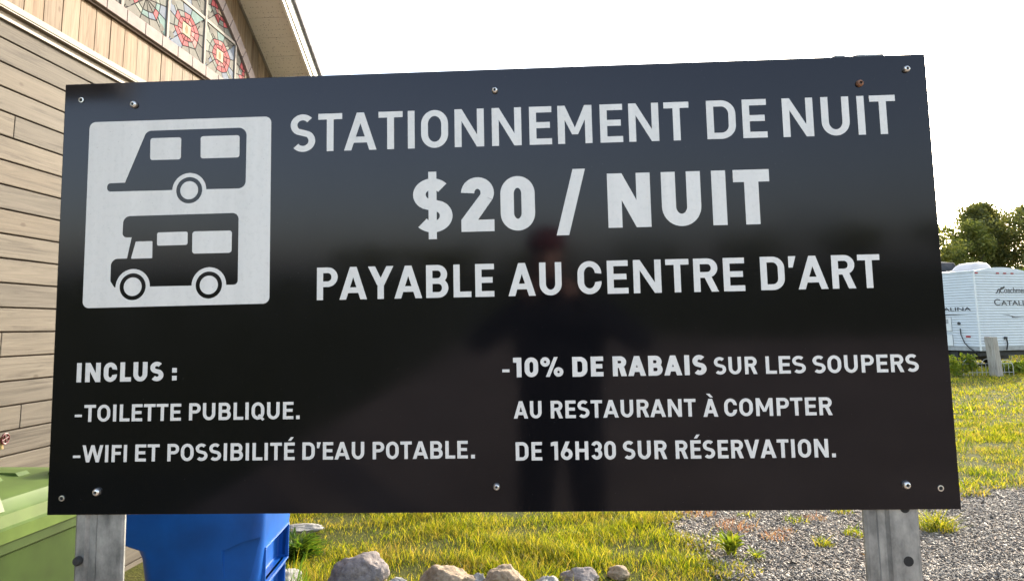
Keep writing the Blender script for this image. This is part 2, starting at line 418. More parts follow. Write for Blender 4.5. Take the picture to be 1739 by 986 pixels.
def glyph(c, W, w):
    h = w*.88
    if c == 'I': return [rect(0, 0, w, 1)]
    if c == 'L': return [rect(0, 0, w, 1), rect(w, 0, W, h)]
    if c in 'EF':
        o = [rect(0, 0, w, 1), rect(w, 1-h, W, 1), rect(w, .51-h/2, W*.92, .51+h/2)]
        return o+([rect(w, 0, W, h)] if c == 'E' else [])
    if c == 'T': return [rect(0, 1-h, W, 1), rect(W/2-w/2, 0, W/2+w/2, 1-h)]
    if c == 'H': return [rect(0, 0, w, 1), rect(W-w, 0, W, 1), rect(w, .51-h/2, W-w, .51+h/2)]
    if c == 'N': return [rect(0, 0, w, 1), rect(W-w, 0, W, 1), [(w*.55, 1), (W-w, .0), (W-w*.55, 0), (w, 1)][:0] or [(0, 1), (w*1.05, 1), (W, 0), (W-w*1.05, 0)]]
    if c == 'M': return [rect(0, 0, w, 1), rect(W-w, 0, W, 1), [(0, 1), (w*1.05, 1), (W/2+w*.42, .24), (W/2-w*.42, .24)], [(W, 1), (W-w*1.05, 1), (W/2-w*.42, .24), (W/2+w*.42, .24)]]
    if c == 'A': 
        k_ = w*1.06; return [par(0, 0, W/2-k_/2, 1, k_), par(W-k_, 0, W/2-k_/2, 1, k_), rect(W*.2, .2, W*.8, .2+h)]
    if c == 'V':
        k_ = w*1.06; return [par(W/2-k_/2, 0, 0, 1, k_), par(W/2-k_/2, 0, W-k_, 1, k_)]
    if c == 'W':
        k_ = w*1.0; a = W*.27; b = W*.73; return [par(a-k_/2, 0, 0, 1, k_), par(a-k_/2, 0, W/2-k_/2, 1, k_), par(b-k_/2, 0, W/2-k_/2, 1, k_), par(b-k_/2, 0, W-k_, 1, k_)]
    if c == 'Y':
        k_ = w*1.12; return [par(W/2-k_/2, .42, 0, 1, k_), par(W/2-k_/2, .42, W-k_, 1, k_), rect(W/2-w/2, 0, W/2+w/2, .47)]
    if c in 'O0Q':
        o = stroke(ringpts(w/2, h/2, W-w/2, 1-h/2), w, h)
        if c == 'Q': o.append([(W*.48, .22), (W*.62, .32), (W*1.02, .02), (W*.86, -.07)])
        return o
    if c == 'U':
        r = (W-w)/2
        return stroke([(w/2, 1)]+arc(W/2, h/2+r*1.1, r, r*1.1, 180, 360, 20)+[(W-w/2, 1)], w, h)
    if c == 'C':
        r = (W-w)/2; q = r*1.1
        return stroke([(W-w/2, .69)]+arc(W/2, 1-h/2-q, r, q, 0, 180, 20)+arc(W/2, h/2+q, r, q, 180, 360, 20)+[(W-w/2, .31)], w, h)
    if c == 'D':
        r = (W-w)*.5
        return [rect(0, 0, w, 1)]+stroke([(w*.5, 1-h/2)]+arc(W-w/2-r, 1-h/2-r, r, r, 90, 0)+arc(W-w/2-r, h/2+r, r, r, 0, -90)+[(w*.5, h/2)], w, h)
    if c == 'P': return [rect(0, 0, w, 1)]+bowl(W, w, h, .40, 1, w*.5)
    if c == 'R': return [rect(0, 0, w, 1)]+bowl(W*.97, w, h, .42, 1, w*.5)+[par(W-w*1.12, 0, W*.42, .46, w*1.1)]
    if c == 'B': return [rect(0, 0, w, 1)]+bowl(W*.95, w, h, .51-h/2, 1, w*.5)+bowl(W, w, h, 0, .51+h/2, w*.5)
    if c == 'S': return gl_S(W, w, h)
    if c == '$': return gl_S(W, w, h)+[rect(W/2-w*.32, -.125, W/2+w*.32, 1.125)]
    if c == '1': return [rect(W-w, 0, W, 1), [(0, .80-.05), (0, .80-.05+w*1.0), (W-w, 1), (W-w, 1-w*1.05)]]
    if c == '2':
        r = (W-w)/2; cy_ = 1-h/2-r; a1 = R(-28)
        pts = arc(W/2, cy_, r, r, 180, -28, 22)
        return stroke(pts, w, h)+[rect(0, 0, W, h), hull([(0, h*.2), (0, h*1.02), (w*1.2, h*.92), (W/2+(r+w/2)*math.cos(a1), cy_+(r+h/2)*math.sin(a1)), (W/2+(r-w/2)*math.cos(a1), cy_+(r-h/2)*math.sin(a1))])]
    if c == '3':
        r = (W-w)/2; ym = .52; r1 = (1-h/2-ym)/2; r2 = (ym-h/2)/2
        return stroke(arc(W/2, 1-h/2-r1, r*.94, r1, 165, -90, 18), w, h)+stroke(arc(W/2, h/2+r2, r, r2, 90, -165, 18), w, h)+[rect(W*.36, ym-h/2, W*.55, ym+h/2)]
    if c == '6':
        r = (W-w)/2
        return stroke(ringpts(w/2, h/2, W-w/2, .60-h/2+.03), w, h)+[[(w*.10, .42), (W*.42, 1), (W*.42+w*1.15, 1), (w*1.15, .36)]]
    if c == '/': return [par(0, 0, W-w*1.1, 1, w*1.1)]
    if c == '%':
        q = W*.42; u = w*.72
        a = stroke(ringpts(u/2, .52+u/2, q-u/2, 1-u/2), u); b = stroke(ringpts(W-q+u/2, u/2, W-u/2, .48-u/2), u)
        return a+b+[par(W*.23, 0, W*.77-u*1.1, 1, u*1.1)]
    if c == "'": return [[(W*.15, .66), (W*.62, .66), (W, 1), (W*.15, 1)]]
    return []
GW = dict(A=.74, B=.59, C=.57, D=.60, E=.50, F=.48, H=.62, L=.47, M=.76, N=.66, O=.61, P=.56, Q=.61, R=.585, S=.565, T=.55, U=.60, V=.70, W=1.02, Y=.68)
GW.update({'0': .55, '1': .34, '2': .53, '3': .53, '6': .56, '$': .57, '/': .5, '%': .92, "'": .22})
LB = dict(A=.02, V=.02, W=.02, Y=.01, T=.03, L=(.10, .02), C=.065, O=.065, Q=.065, S=.05, U=.095, P=(.10, .035), D=(.10, .065), R=(.10, .04), B=(.10, .055), E=(.10, .05), F=(.10, .03))
LB.update({'0': .065, '1': (.03, .09), '2': .05, '3': .05, '6': .06, '$': .05, '/': .0, '%': .05, "'": .02})
def word_polys(txt, u0, u1, base, cap, w):
    base_chars = []; acc = []
    for ch in txt:
        if ch == 'É': base_chars.append('E'); acc.append('a')
        elif ch == 'À': base_chars.append('A'); acc.append('g')
        else: base_chars.append(ch); acc.append('')
    def lay(k_):
        x = 0; res = []; prev = None
        for i, ch in enumerate(base_chars):
            lb = LB.get(ch, .10); l, r_ = lb if isinstance(lb, tuple) else (lb, lb)
            if prev is not None: x += (prev+l)*(.82+.18*k_)
            W_ = w if ch == 'I' else max(GW[ch]*k_, w*1.4 if ch not in "'1" else w*.8)
            res.append((x, W_)); x += W_; prev = r_
        return x, res
    target = (u1-u0)/cap
    lo, hi = .4, 2.0
    for _ in range(40):
        mid = (lo+hi)/2
        if lay(mid)[0] > target: hi = mid
        else: lo = mid
    _, res = lay(lo)
    glyphs = []
    for (x, W_), ch, ac in zip(res, base_chars, acc):
        g = glyph(ch, W_, w)
        if ac == 'a': g = g+[[(W_*.36, 1.10), (W_*.36+w*.9, 1.10), (W_*.62+w*.9, 1.31), (W_*.62, 1.31)]]
        if ac == 'g': g = g+[[(W_*.50, 1.08), (W_*.50+w*.8, 1.08), (W_*.28+w*.8, 1.29), (W_*.28-w*.2, 1.29)]]
        glyphs.append([[(u0+(x+a)*cap, base+b*cap) for a, b in q] for q in g])
    return glyphs
def sheet_from(polygroups, name, mat, parent, d):
    mb = MB()
    for polys in polygroups:
        V, F, O = cdt(polys)
        keep = [f for f, o in zip(F, O) if o]
        mb.add([(q.x, d, q.y) for q in V], keep)
    return mb.build(name, mat, parent)
def line(label, words, dots=(), squares=()):
    groups = []
    for wd in words: groups += word_polys(*wd)
    for q in squares: groups.append([rect(*q)])
    o = sheet_from(groups, 'lettering', M['white_vinyl'], panel, -.0007)
    o['label'] = label
    return o
line('white capital lettering STATIONNEMENT DE NUIT', [('STATIONNEMENT', -.4137, .4279, .2880, .0812, .18), ('DE', .4639, .5868, .2884, .0812, .18), ('NUIT', .6189, .8478, .2880, .0812, .18)])
line('largest white lettering $20 / NUIT', [('$', -.1514, -.0690, .1095, .1135, .235), ('20', -.0501, .1037, .1090, .1138, .245), ('/', .1471, .2093, .0968, .1376, .17), ('NUIT', .2541, .5847, .1097, .1128, .255)])
line('white lettering PAYABLE AU CENTRE D\'ART', [('PAYABLE', -.3543, .0161, -.0258, .0675, .195), ('AU', .0451, .1547, -.0257, .0675, .195), ('CENTRE', .1874, .5250, -.0250, .0675, .195), ("D'ART", .5566, .7937, -.0242, .0672, .195)])
line('bold white lettering INCLUS :', [('INCLUS', -.8631, -.6771, -.1859, .0397, .255)], squares=[(-.6585, -.1850, -.6485, -.1755), (-.6585, -.1690, -.6485, -.1595)])
line('white lettering -TOILETTE PUBLIQUE.', [('TOILETTE', -.8437, -.6372, -.2668, .0345, .2), ('PUBLIQUE', -.6204, -.4013, -.2665, .0347, .2)], squares=[(-.8637, -.2569, -.8483, -.2519), (-.3957, -.2666, -.3882, -.2593)])
line("white lettering -WIFI ET POSSIBILITÉ D'EAU POTABLE.", [('WIFI', -.8443, -.7494, -.3485, .0343, .2), ('ET', -.7320, -.6806, -.3479, .0343, .2), ('POSSIBILITÉ', -.6639, -.3978, -.3479, .0347, .2), ("D'EAU", -.3819, -.2544, -.3478, .0346, .2), ('POTABLE', -.2371, -.0433, -.3482, .0346, .2)], squares=[(-.8642, -.3395, -.8482, -.3345), (-.0368, -.3484, -.0290, -.3410)])
line('white lettering -10% DE RABAIS SUR LES SOUPERS', [('10%', .0515, .1531, -.1894, .0393, .25), ('DE', .1715, .2340, -.1901, .0396, .255), ('RABAIS', .2528, .4397, -.1903, .0395, .255), ('SUR', .4548, .5402, -.1901, .0345, .2), ('LES', .5570, .6352, -.1901, .0344, .2), ('SOUPERS', .6491, .8547, -.1906, .0347, .2)], squares=[(.0294, -.1790, .0440, -.1732)])
line('white lettering AU RESTAURANT À COMPTER', [('AU', .0509, .1073, -.2712, .0343, .2), ('RESTAURANT', .1256, .4149, -.2716, .0347, .2), ('À', .4295, .4587, -.2724, .035, .2), ('COMPTER', .4710, .6822, -.2721, .0348, .2)])
line('white lettering DE 16H30 SUR RÉSERVATION.', [('DE', .0533, .1064, -.3535, .0360, .2), ('16H30', .1241, .2534, -.3532, .0360, .2), ('SUR', .2675, .3547, -.3532, .0360, .2), ('RÉSERVATION', .3715, .6694, -.3531, .0355, .2)], squares=[(.6756, -.3530, .6832, -.3456)])

# --- pictogram: white rounded square with a caravan and a motorhome left dark
def roundpoly(pts, n=8):
    out = []; L = len(pts)
    for i, (x, y, r) in enumerate(pts):
        if r <= 0: out.append((x, y)); continue
        a = Vector(pts[i-1][:2]); b = Vector((x, y)); c2 = Vector(pts[(i+1) % L][:2])
        d1 = (a-b).normalized(); d2 = (c2-b).normalized(); ang = d1.angle(d2)
        t = min(r/math.tan(ang/2), (a-b).length*.49, (c2-b).length*.49); rr = t*math.tan(ang/2)
        cc = b+(d1+d2).normalized()*(rr/math.sin(ang/2))
        p0 = b+d1*t-cc; p1 = b+d2*t-cc
        a0 = math.atan2(p0.y, p0.x); a1 = math.atan2(p1.y, p1.x); da = (a1-a0+math.pi) % (2*math.pi)-math.pi
        out += [(cc.x+rr*math.cos(a0+da*j/n), cc.y+rr*math.sin(a0+da*j/n)) for j in range(n+1)]
    return out
def circ(x, y, r, n=40): return [(x+r*math.cos(2*math.pi*i/n), y+r*math.sin(2*math.pi*i/n)) for i in range(n)]
LAY = []
def pl(pts, white): LAY.append((pts, white))
pl(roundpoly([(-.8565, .3674, .0137), (-.4557, .3672, .0137), (-.4547, -.0305, .0137), (-.8564, -.0324, .0137)]), 1)
pl(roundpoly([(-.7288, .3444, .0157), (-.5091, .3448, .0176), (-.5095, .2134, .0157), (-.8120, .2144, .0078), (-.8126, .2325, .0078), (-.7732, .2330, 0)]), 0)
for q in ([(-.7202, .328), (-.6521, .328), (-.6519, .28), (-.7195, .2803)], [(-.6096, .3288), (-.5243, .3285), (-.524, .2803), (-.6088, .2805)]): pl(roundpoly([(a, b, .0055) for a, b in q]), 1)
pl(roundpoly([(-.7739, .1606, .0147), (-.5234, .1615, .0137), (-.5227, .0102, .0088), (-.7888, .0100, .002), (-.7978, .0230, .0039), (-.7980, .0702, .0147), (-.7632, .0704, 0), (-.7546, .1150, 0), (-.7750, .1150, .0098)]), 0)
pl(roundpoly([(-.7452, .106, .0015), (-.7089, .106, .0015), (-.7083, .0697, .0015), (-.7547, .0697, .0015)]), 1)
pl(roundpoly([(-.6993, .1240, .004), (-.6328, .1243, .004), (-.6326, .0962, .004), (-.6988, .0959, .004)]), 1)
pl(roundpoly([(-.6227, .1243, .006), (-.537, .1242, .006), (-.5373, .0773, .006), (-.6223, .0772, .006)]), 1)
for (x, y) in ((-.6319, .2126), (-.7489, .0106), (-.5846, .0107)):
    pl(circ(x, y, .0372), 1); pl(circ(x, y, .0283), 0); pl(circ(x, y, .0195), 1)
V, F, O = cdt([q for q, _ in LAY])
mb = MB(); mb.add([(q.x, -.0007, q.y) for q in V], [f for f, o in zip(F, O) if o and LAY[max(o)][1]])
o = mb.build('pictogram', M['white_vinyl'], panel); o['label'] = 'white rounded square showing a caravan above a motorhome in black'

# --- bolts and empty screw holes
def bolts():
    for (u, v_, r, m, lab) in ((-.7584, .4029, .0078, 'bolt', None), (.0247, .4068, .0068, 'bolt', None), (.7788, .3953, .0072, 'rust_bolt', 'rusty brown bolt'), (.8745, .4217, .0070, 'bolt', None), (-.8095, -.4075, .0078, 'bolt', None), (.0136, -.4034, .0070, 'bolt', None), (.8132, -.4063, .0078, 'bolt', None)):
        mb = MB(); n = 20
        prof = [(r, 0), (r, .0035), (r*.92, .0062), (r*.74, .0085), (r*.48, .0095), (r*.42, .0094), (r*.40, .0060)]
        mb.loft([[(u+q*math.cos(2*math.pi*j/n), -d, v_+q*math.sin(2*math.pi*j/n)) for j in range(n)] for q, d in prof])
        mb.loft([[(u+r*.39*math.cos(2*math.pi*j/6+.3), -d, v_+r*.39*math.sin(2*math.pi*j/6+.3)) for j in range(6)] for d in (.0060, .0066)], 1)
        b = mb.build('bolt', [M[m], M['hole']], panel, 40)
        if lab: b['label'] = lab
    for u, v_ in ((-.8775, .4175), (-.884, -.4199), (.8785, -.4134)):
        mb = MB(); n = 20
        mb.loft([[(u+q*math.cos(2*math.pi*j/n), -d, v_+q*math.sin(2*math.pi*j/n)) for j in range(n)] for q, d in ((.0060, .0004), (.0057, .0022), (.0040, .0024), (.0036, .0008))], 0, False)
        mb.add([(u+.0037*math.cos(2*math.pi*j/n), -.0009, v_+.0037*math.sin(2*math.pi*j/n)) for j in range(n)], [tuple(range(n))], 1)
        mb.build('rivet', [M['bolt'], M['hole']], panel, 40)
bolts()
# --- U-channel posts behind the panel (sign local space; slightly counter-leaned to stand plumb)
def post(u, top, boltpos, holes):
    zb = -1.62
    prof = [(-.052, .012), (-.052, .004), (-.047, 0), (-.030, 0), (-.024, .007), (-.010, .007), (-.004, 0), (.047, 0), (.052, .003), (.052, .008), (.048, .008), (.045, .005), (-.002, .005), (-.008, .012), (-.026, .012), (-.032, .005), (-.044, .005), (-.048, .012)]
    mb = MB(); n = len(prof)
    lean = .037
    def P(a, b, z): return (a+u+.0079*z*0, .0065+b-(z)*lean*0, z)
    mb.loft([[P(a, b, zb) for a, b in prof], [P(a, b, top) for a, b in prof]])
    o = mb.build('post', M['galvanised'], sign)
    for z in holes:
        h = MB(); h.loft([[(u+.026+.0095*math.cos(2*math.pi*j/20), d, z+.0095*math.sin(2*math.pi*j/20)) for j in range(20)] for d in (.0060, .0068)]); h.build('bolt_hole', M['hole'], o)
    if boltpos:
        b = MB(); n = 12
        b.loft([[(u-.040+q*math.cos(2*math.pi*j/n), d, boltpos+q*math.sin(2*math.pi*j/n)) for j in range(n)] for q, d in ((.009, .0065), (.009, -.002), (.006, -.006))]); b.build('bolt', M['black'], o, 40)
post(-.807, .43, -.545, ())
post(.785, .459, None, (-.452, -.552))

# ------------------------------------------------------------------ the wooden building (local x along wall, -y outward)
TH = R(4.04)
wd = Vector((math.sin(TH), math.cos(TH), 0)); wn = Vector((wd.y, -wd.x, 0))
BO = -wn*2.8
house = empty('wooden_building', BO, math.pi/2-TH)
tag(house, 'building with taupe clapboards below, vertical cedar planks and an arched stained glass window above', 'building')
S0, S1, SC = -.66, 8.5, 3.92
def rake(s): return 4.337-.565*(abs(s-SC)-(5.925-SC))
# core volume
mb = MB(); mb.prism([(S0, -.1), (S1, -.1), (S1, rake(S1)), (SC, rake(SC)), (S0, rake(S0))], .022, 8.0, 'xz')
mb.build('wall_core', M['joint_and_shadow'], house)
# clapboards
mb = MB(); z = 2.962-.1221*26
rows = []
while z < 3.05: rows.append(z); z += .1221
rr = random.Random(3)
jmap = {}
for i, z in enumerate(rows):
    s = S0+rr.uniform(.2, 2.6); cuts = [S0]
    while s < S1: cuts.append(s); s += rr.uniform(2.8, 4.6)
    cuts.append(S1)
    def forced(zz, ss):
        nonlocal_c = [c for c in cuts if abs(c-ss) > 1.0 or c in (S0, S1)]
        return sorted(nonlocal_c+[ss])
    for zz, ss in ((2.51, 3.49), (1.49, 3.525), (1.11, 3.70)):
        if z <= zz < z+.1221: cuts = forced(zz, ss)
    fz = [ss for zz, ss in ((2.51, 3.49), (1.49, 3.525), (1.11, 3.70)) if z <= zz < z+.1221]
    cuts = [c for c in cuts if not 3.15 < c < 5.3 or c in fz]
    for a, b in zip(cuts[:-1], cuts[1:]):
        z1 = min(z+.1221, 3.085)
        if z1-z < .03: continue
        bmx = MB()
        mb.box(a+.0018, b-.0018, -.004, .018, z+.0036, z1-.0036, 0, .0035)
mb.build('clapboard_wall', M['clap'], house)
# flashing
mb = MB(); mb.box(S0, S1, -.055, .02, 3.088, 3.094, 0); mb.build('flashing_underside', M['flash_dark'], house)
mb = MB(); mb.box(S0, S1, -.022, .02, 3.050, 3.0875, 0, .002); mb.build('drip_board', M['flash_dark'], house)
mb = MB(); mb.box(S0, S1, -.060, .02, 3.0945, 3.128, 0, .003); mb.box(S0, S1, -.048, .02, 3.1285, 3.136); mb.build('flashing', M['flash'], house)
# vertical planks up to the soffit
mb = MB(); s = 3.482-.1457*29
while s < S1:
    a, b = max(s, S0)+.0035, min(s+.1457, S1)-.0035
    if b-a > .03:
        ta, tb = rake(a), rake(b)
        top = [(b, tb), (a, ta)] if not (a < SC < b) else [(b, tb), (SC, rake(SC)), (a, ta)]
        if min(ta, tb) > 3.15: mb.prism([(a, 3.137), (b, 3.137)]+top, -.006+rr.uniform(-.0015, .0015), .019, 'xz')
    s += .1457
mb.build('plank_wall', M['plank'], house)
# arched stained glass
ACX, ACZ, AR = 3.92, 1.01, 3.5
def arch_z(s, r=AR): return ACZ+math.sqrt(max(r*r-(s-ACX)**2, 0))
glass_root = None
zb = 3.53
half = math.sqrt(AR*AR-(zb-ACZ)**2)
ap = [(ACX-half, zb)]+[(ACX+AR*math.sin(a), ACZ+AR*math.cos(a)) for a in np.linspace(-math.asin(half/AR), math.asin(half/AR), 49)]
mb = MB(); mb.prism([(ACX+half*(-1 if i == 0 else 1), zb) for i in range(2)]+[q for q in ap[1:]][::-1][1:-1], -.020, -.008, 'xz')
window = mb.build('arched_window', M['lead'], house)
def clip_halfplane(poly, a, b, c):
    out = []
    for i in range(len(poly)):
        p0, p1 = poly[i], poly[(i+1) % len(poly)]
        d0, d1 = a*p0[0]+b*p0[1]-c, a*p1[0]+b*p1[1]-c
        if d0 <= 0: out.append(p0)
        if d0*d1 < 0: t = d0/(d0-d1); out.append((p0[0]+t*(p1[0]-p0[0]), p0[1]+t*(p1[1]-p0[1])))
    return out
HP = []
for a in np.linspace(-.8, .8, 33): HP.append((math.sin(a), math.cos(a), math.sin(a)*ACX+math.cos(a)*ACZ+AR-.006))
def clip_arch(poly):
    for h in HP:
        poly = clip_halfplane(poly, *h)
        if len(poly) < 3: return []
    return poly
def inset(poly, d):
    """move edges of a convex polygon inwards by d"""
    A = sum(poly[i][0]*poly[(i+1) % len(poly)][1]-poly[(i+1) % len(poly)][0]*poly[i][1] for i in range(len(poly)))
    if A < 0: poly = poly[::-1]
    out = poly
    for i in range(len(poly)):
        p0, p1 = poly[i], poly[(i+1) % len(poly)]
        dx, dy = p1[0]-p0[0], p1[1]-p0[1]; L = math.hypot(dx, dy)
        if L < 1e-4: continue
        nx_, ny_ = dy/L, -dx/L
        out = clip_halfplane(out, nx_, ny_, nx_*p0[0]+ny_*p0[1]-d)
        if len(out) < 3: return []
    return out
keys = list(GL); gm = MB(); gr = random.Random(12)
def piece(poly, key, d=.0035, y=-.0235):
    d *= 1.35
    q = clip_arch(poly)
    if len(q) < 3: return
    q = inset(q, d)
    if len(q) < 3: return
    cl = []
    for p_ in q:
        if not cl or math.hypot(p_[0]-cl[-1][0], p_[1]-cl[-1][1]) > 5e-4: cl.append(p_)
    if len(cl) >= 3: gm.prism(cl, y, -.0195, 'xz', keys.index(key))
bars_s = [4.808-.5375*k_ for k_ in range(7, -1, -1)]+[5.346, 5.881, 6.418]
bars_z = [3.53, 3.912, 4.294, 4.676]
def lerp(a, b, t): return (a[0]+(b[0]-a[0])*t, a[1]+(b[1]-a[1])*t)
for i in range(len(bars_s)-1):
    for j in range(3):
        x0, x1, z0, z1 = bars_s[i]+.014, bars_s[i+1]-.014, bars_z[j]+.012, bars_z[j+1]-.012
        if j == 0: z0 = bars_z[j]+.003
        cx, cz = (x0+x1)/2, (z0+z1)/2-.005
        flower = not (i == 6 and j == 0)
        n = 12
        def ring(rx, rz, ph=0, jit=0):
            o_ = []
            for k_ in range(n):
                t = 2*math.pi*k_/n+ph; m_ = (t-R(10)) % (math.pi/3)-math.pi/6; q_ = math.cos(math.pi/6)/math.cos(m_)*1.07*(1+gr.uniform(-jit, jit))
                o_.append((cx+rx*math.cos(t)*q_, cz+rz*math.sin(t)*q_))
            return o_
        # centre rectangle and ring of reds
        hx, hz = .062, .048
        centre = [(cx-hx, cz-hz), (cx+hx, cz-hz), (cx+hx, cz+hz), (cx-hx, cz+hz)]
        hexo = ring(.185, .137, R(15), .05); hexm = ring(.125, .092, R(15), .05)
        def onrect(t, ax, az, bx=None):
            # point of the rectangle boundary in direction t
            c2, s2 = math.cos(t), math.sin(t); m_ = min(ax/abs(c2) if abs(c2) > 1e-6 else 9, az/abs(s2) if abs(s2) > 1e-6 else 9)
            return (cx+c2*m_, cz+s2*m_)
        if flower:
            piece(centre, 'beige', .003)
            # tulip-like mark on the centre tile
            gm.prism([(cx-.012, cz-.03), (cx+.012, cz-.03), (cx+.02, cz+.004), (cx+.008, cz+.032), (cx-.008, cz+.032), (cx-.02, cz+.004)], -.0245, -.0236, 'xz', keys.index('tan')) if clip_arch(centre) and len(clip_arch(centre)) == 4 else None
            for k_ in range(n):
                t0 = 2*math.pi*k_/n+R(15); t1 = t0+2*math.pi/n
                i0, i1 = onrect(t0, hx+.003, hz+.003), onrect(t1, hx+.003, hz+.003)
                piece([i0, i1, hexm[(k_+1) % n], hexm[k_]], gr.choice(['red', 'pink', 'pink', 'rose']), .0028)
                piece([hexm[k_], hexm[(k_+1) % n], hexo[(k_+1) % n], hexo[k_]], gr.choice(['red', 'pink', 'pink', 'rose', 'pink', 'grey']), .0028)
        else:
            for k_ in range(n): piece([(cx, cz), hexm[k_], hexm[(k_+1) % n]], gr.choice(['leaf', 'leaf', 'stone']), .003)
            for k_ in range(n): piece([hexm[k_], hexm[(k_+1) % n], hexo[(k_+1) % n], hexo[k_]], gr.choice(['teal', 'blue', 'pink', 'pale', 'leaf']), .003)
        # background from the flower to the pane edge
        def onpane(t):
            c2, s2 = math.cos(t), math.sin(t)
            mx = ((x1-cx) if c2 > 0 else (cx-x0))/abs(c2) if abs(c2) > 1e-6 else 9
            mz = ((z1-cz) if s2 > 0 else (cz-z0))/abs(s2) if abs(s2) > 1e-6 else 9
            return (cx+c2*min(mx, mz), cz+s2*min(mx, mz))
        for k_ in range(n):
            t0 = math.atan2(hexo[k_][1]-cz, hexo[k_][0]-cx); h1 = hexo[(k_+1) % n]; t1 = math.atan2(h1[1]-cz, h1[0]-cx)
            a, b = onpane(t0), onpane(t1)
            corner = [c2 for c2 in ((x0, z0), (x1, z0), (x1, z1), (x0, z1)) if 0 < (math.atan2(c2[1]-cz, c2[0]-cx)-t0) % (2*math.pi) < (t1-t0) % (2*math.pi)]
            poly = [hexo[k_], a]+corner+[b, h1]
            key = gr.choice(['grey', 'stone', 'leaf', 'teal', 'blue', 'pale', 'grey', 'stone'])
            if corner and gr.random() < .8:
                m_ = lerp(hexo[k_], h1, .5)
                piece([hexo[k_], a, corner[0], m_], gr.choice(['stone', 'grey', 'pale']), .003)
                piece([m_, corner[0], b, h1], gr.choice(['leaf', 'teal', 'blue']), .003)
                lx, lz = lerp(corner[0], m_, .5)
                leafp = [(lx+.030*math.cos(t)*(1+.35*math.cos(3*t)), lz+.026*math.sin(t)) for t in np.linspace(0, 6.283, 13)[:-1]]
                if len(clip_arch(leafp)) >= 10: gm.prism(leafp, -.0245, -.0236, 'xz', keys.index('leaf'))
            else: piece(poly, key, .003)
gm.build('glass_pieces', [M['g_'+k_] for k_ in keys], window)
for sx in bars_s:
    zt = arch_z(sx)-.005
    if abs(sx-ACX) < half-.06: mb = MB(); mb.box(sx-.013, sx+.013, -.034, -.0200, zb, zt); mb.build('muntin', M['bar'], window)
for zz in bars_z[1:]:
    hw = math.sqrt(max(AR*AR-(zz-ACZ)**2, 0))
    if hw > 0: mb = MB(); mb.box(ACX-hw+.01, ACX+hw-.01, -.0315, -.0202, zz-.012, zz+.012); mb.build('muntin', M['bar'], window)
# tile border: straight sill and curved arch, tile by tile
mb = MB(); s = 4.303-.2085*14
while s < ACX+half+.12:
    a, b = max(s, ACX-half-.12)+.003, min(s+.2085, ACX+half+.10)-.003
    if b > a: mb.box(a, b, -.050, -.0065, 3.443, 3.527, 0, .003)
    s += .2085
mb.build('tile_sill', M['brick'], window)
mb = MB(); a0 = math.asin(half/AR); na = 34
for i in range(na):
    a, b = -a0+2*a0*i/na+.0012, -a0+2*a0*(i+1)/na-.0012
    q = [(ACX+r_*math.sin(t), ACZ+r_*math.cos(t)) for r_, t in ((AR-.004, a), (AR-.004, b), (AR+.098, b), (AR+.098, a))]
    mb.prism(q, -.045, -.0065, 'xz')
mb.build('tile_arch', M['brick'], window)
mb = MB(); mb.box(ACX-half-.10, ACX+half+.08, -.030, -.0062, 3.428, 3.4425); mb.build('sill_shadow', M['joint_and_shadow'], window)  # dark strip drawn in as the shadow under the projecting sill
# rake: soffit panels, fascia, roof slabs
OV = .385
def slope_pts(sgn, dz0, dz1, sA, sB):
    return [(SC+sgn*sA, rake(SC+sgn*sA)+dz0), (SC+sgn*sB, rake(SC+sgn*sB)+dz0), (SC+sgn*sB, rake(SC+sgn*sB)+dz1), (SC+sgn*sA, rake(SC+sgn*sA)+dz1)]
EAVE = S1-SC+.45
mb = MB()
for sg in (1, -1):
    q = 0.0; step = .1905; off = (6.101-SC) % step
    cuts = [0.0]+list(np.arange(off, EAVE, step))+[EAVE]
    for a, b in zip(cuts[:-1], cuts[1:]):
        if b-a > .02: mb.prism(slope_pts(sg, .004, .010, a+.006, b), -OV, -.004, 'xz'); mb.prism(slope_pts(sg, .0105, .016, a, b+.001), -OV, -.004, 'xz', 1)
mb.build('soffit', [M['soffit'], M['flash_dark']], house)
mb = MB()
for sg in (1, -1):
    mb.prism(slope_pts(sg, -.012, .018, .01, EAVE), -.0035, .018-.0, 'xz') if False else None
    mb.prism(slope_pts(sg, -.022, .003, .01, EAVE), -.022, -.0068, 'xz')
mb.build('soffit_trim', M['flash_dark'], house)
mb = MB()
for sg in (1, -1):
    mb.prism(slope_pts(sg, -.020, .105, 0, EAVE), -OV-.022, -OV-.0005, 'xz')
    mb.prism(slope_pts(sg, .035, .150, 0, EAVE+.01), -OV-.036, -OV-.0225, 'xz')
mb.build('fascia', M['fascia'], house)
mb = MB()
for sg in (1, -1): mb.prism(slope_pts(sg, .1505, .185, 0, EAVE+.06), -OV-.065, 8.4, 'xz')
mb.build('roof', M['roof'], house)
mb = MB()
for sg in (1, -1): mb.prism(slope_pts(sg, .0165, .150, 0, EAVE-.01), -OV, 8.3, 'xz')
mb.build('rafter_deck', M['joint_and_shadow'], house)
# outdoor tap with a red handwheel
mb = MB(); tp = []
TX, TZ = 3.515, .985
for i in range(25): tp.append((TX+.024*math.cos(2*math.pi*i/24), -.075, TZ+.024*math.sin(2*math.pi*i/24)))
mb.tube(tp, .0048, 6, 0, False)
for a in (20, 110): mb.tube([(TX-.023*math.cos(R(a)), -.075, TZ-.023*math.sin(R(a))), (TX+.023*math.cos(R(a)), -.075, TZ+.023*math.sin(R(a)))], .004, 6)
tapo = MB(); tapo.tube([(TX, -.004, TZ), (TX, -.072, TZ)], .008, 8); tapo.tube([(TX, -.045, TZ), (TX, -.055, TZ-.03), (TX, -.06, TZ-.05)], .009, 8)
tap = tapo.build('tap', M['brass'], house, 40); mb.build('handwheel', M['tap_red'], tap, 40)

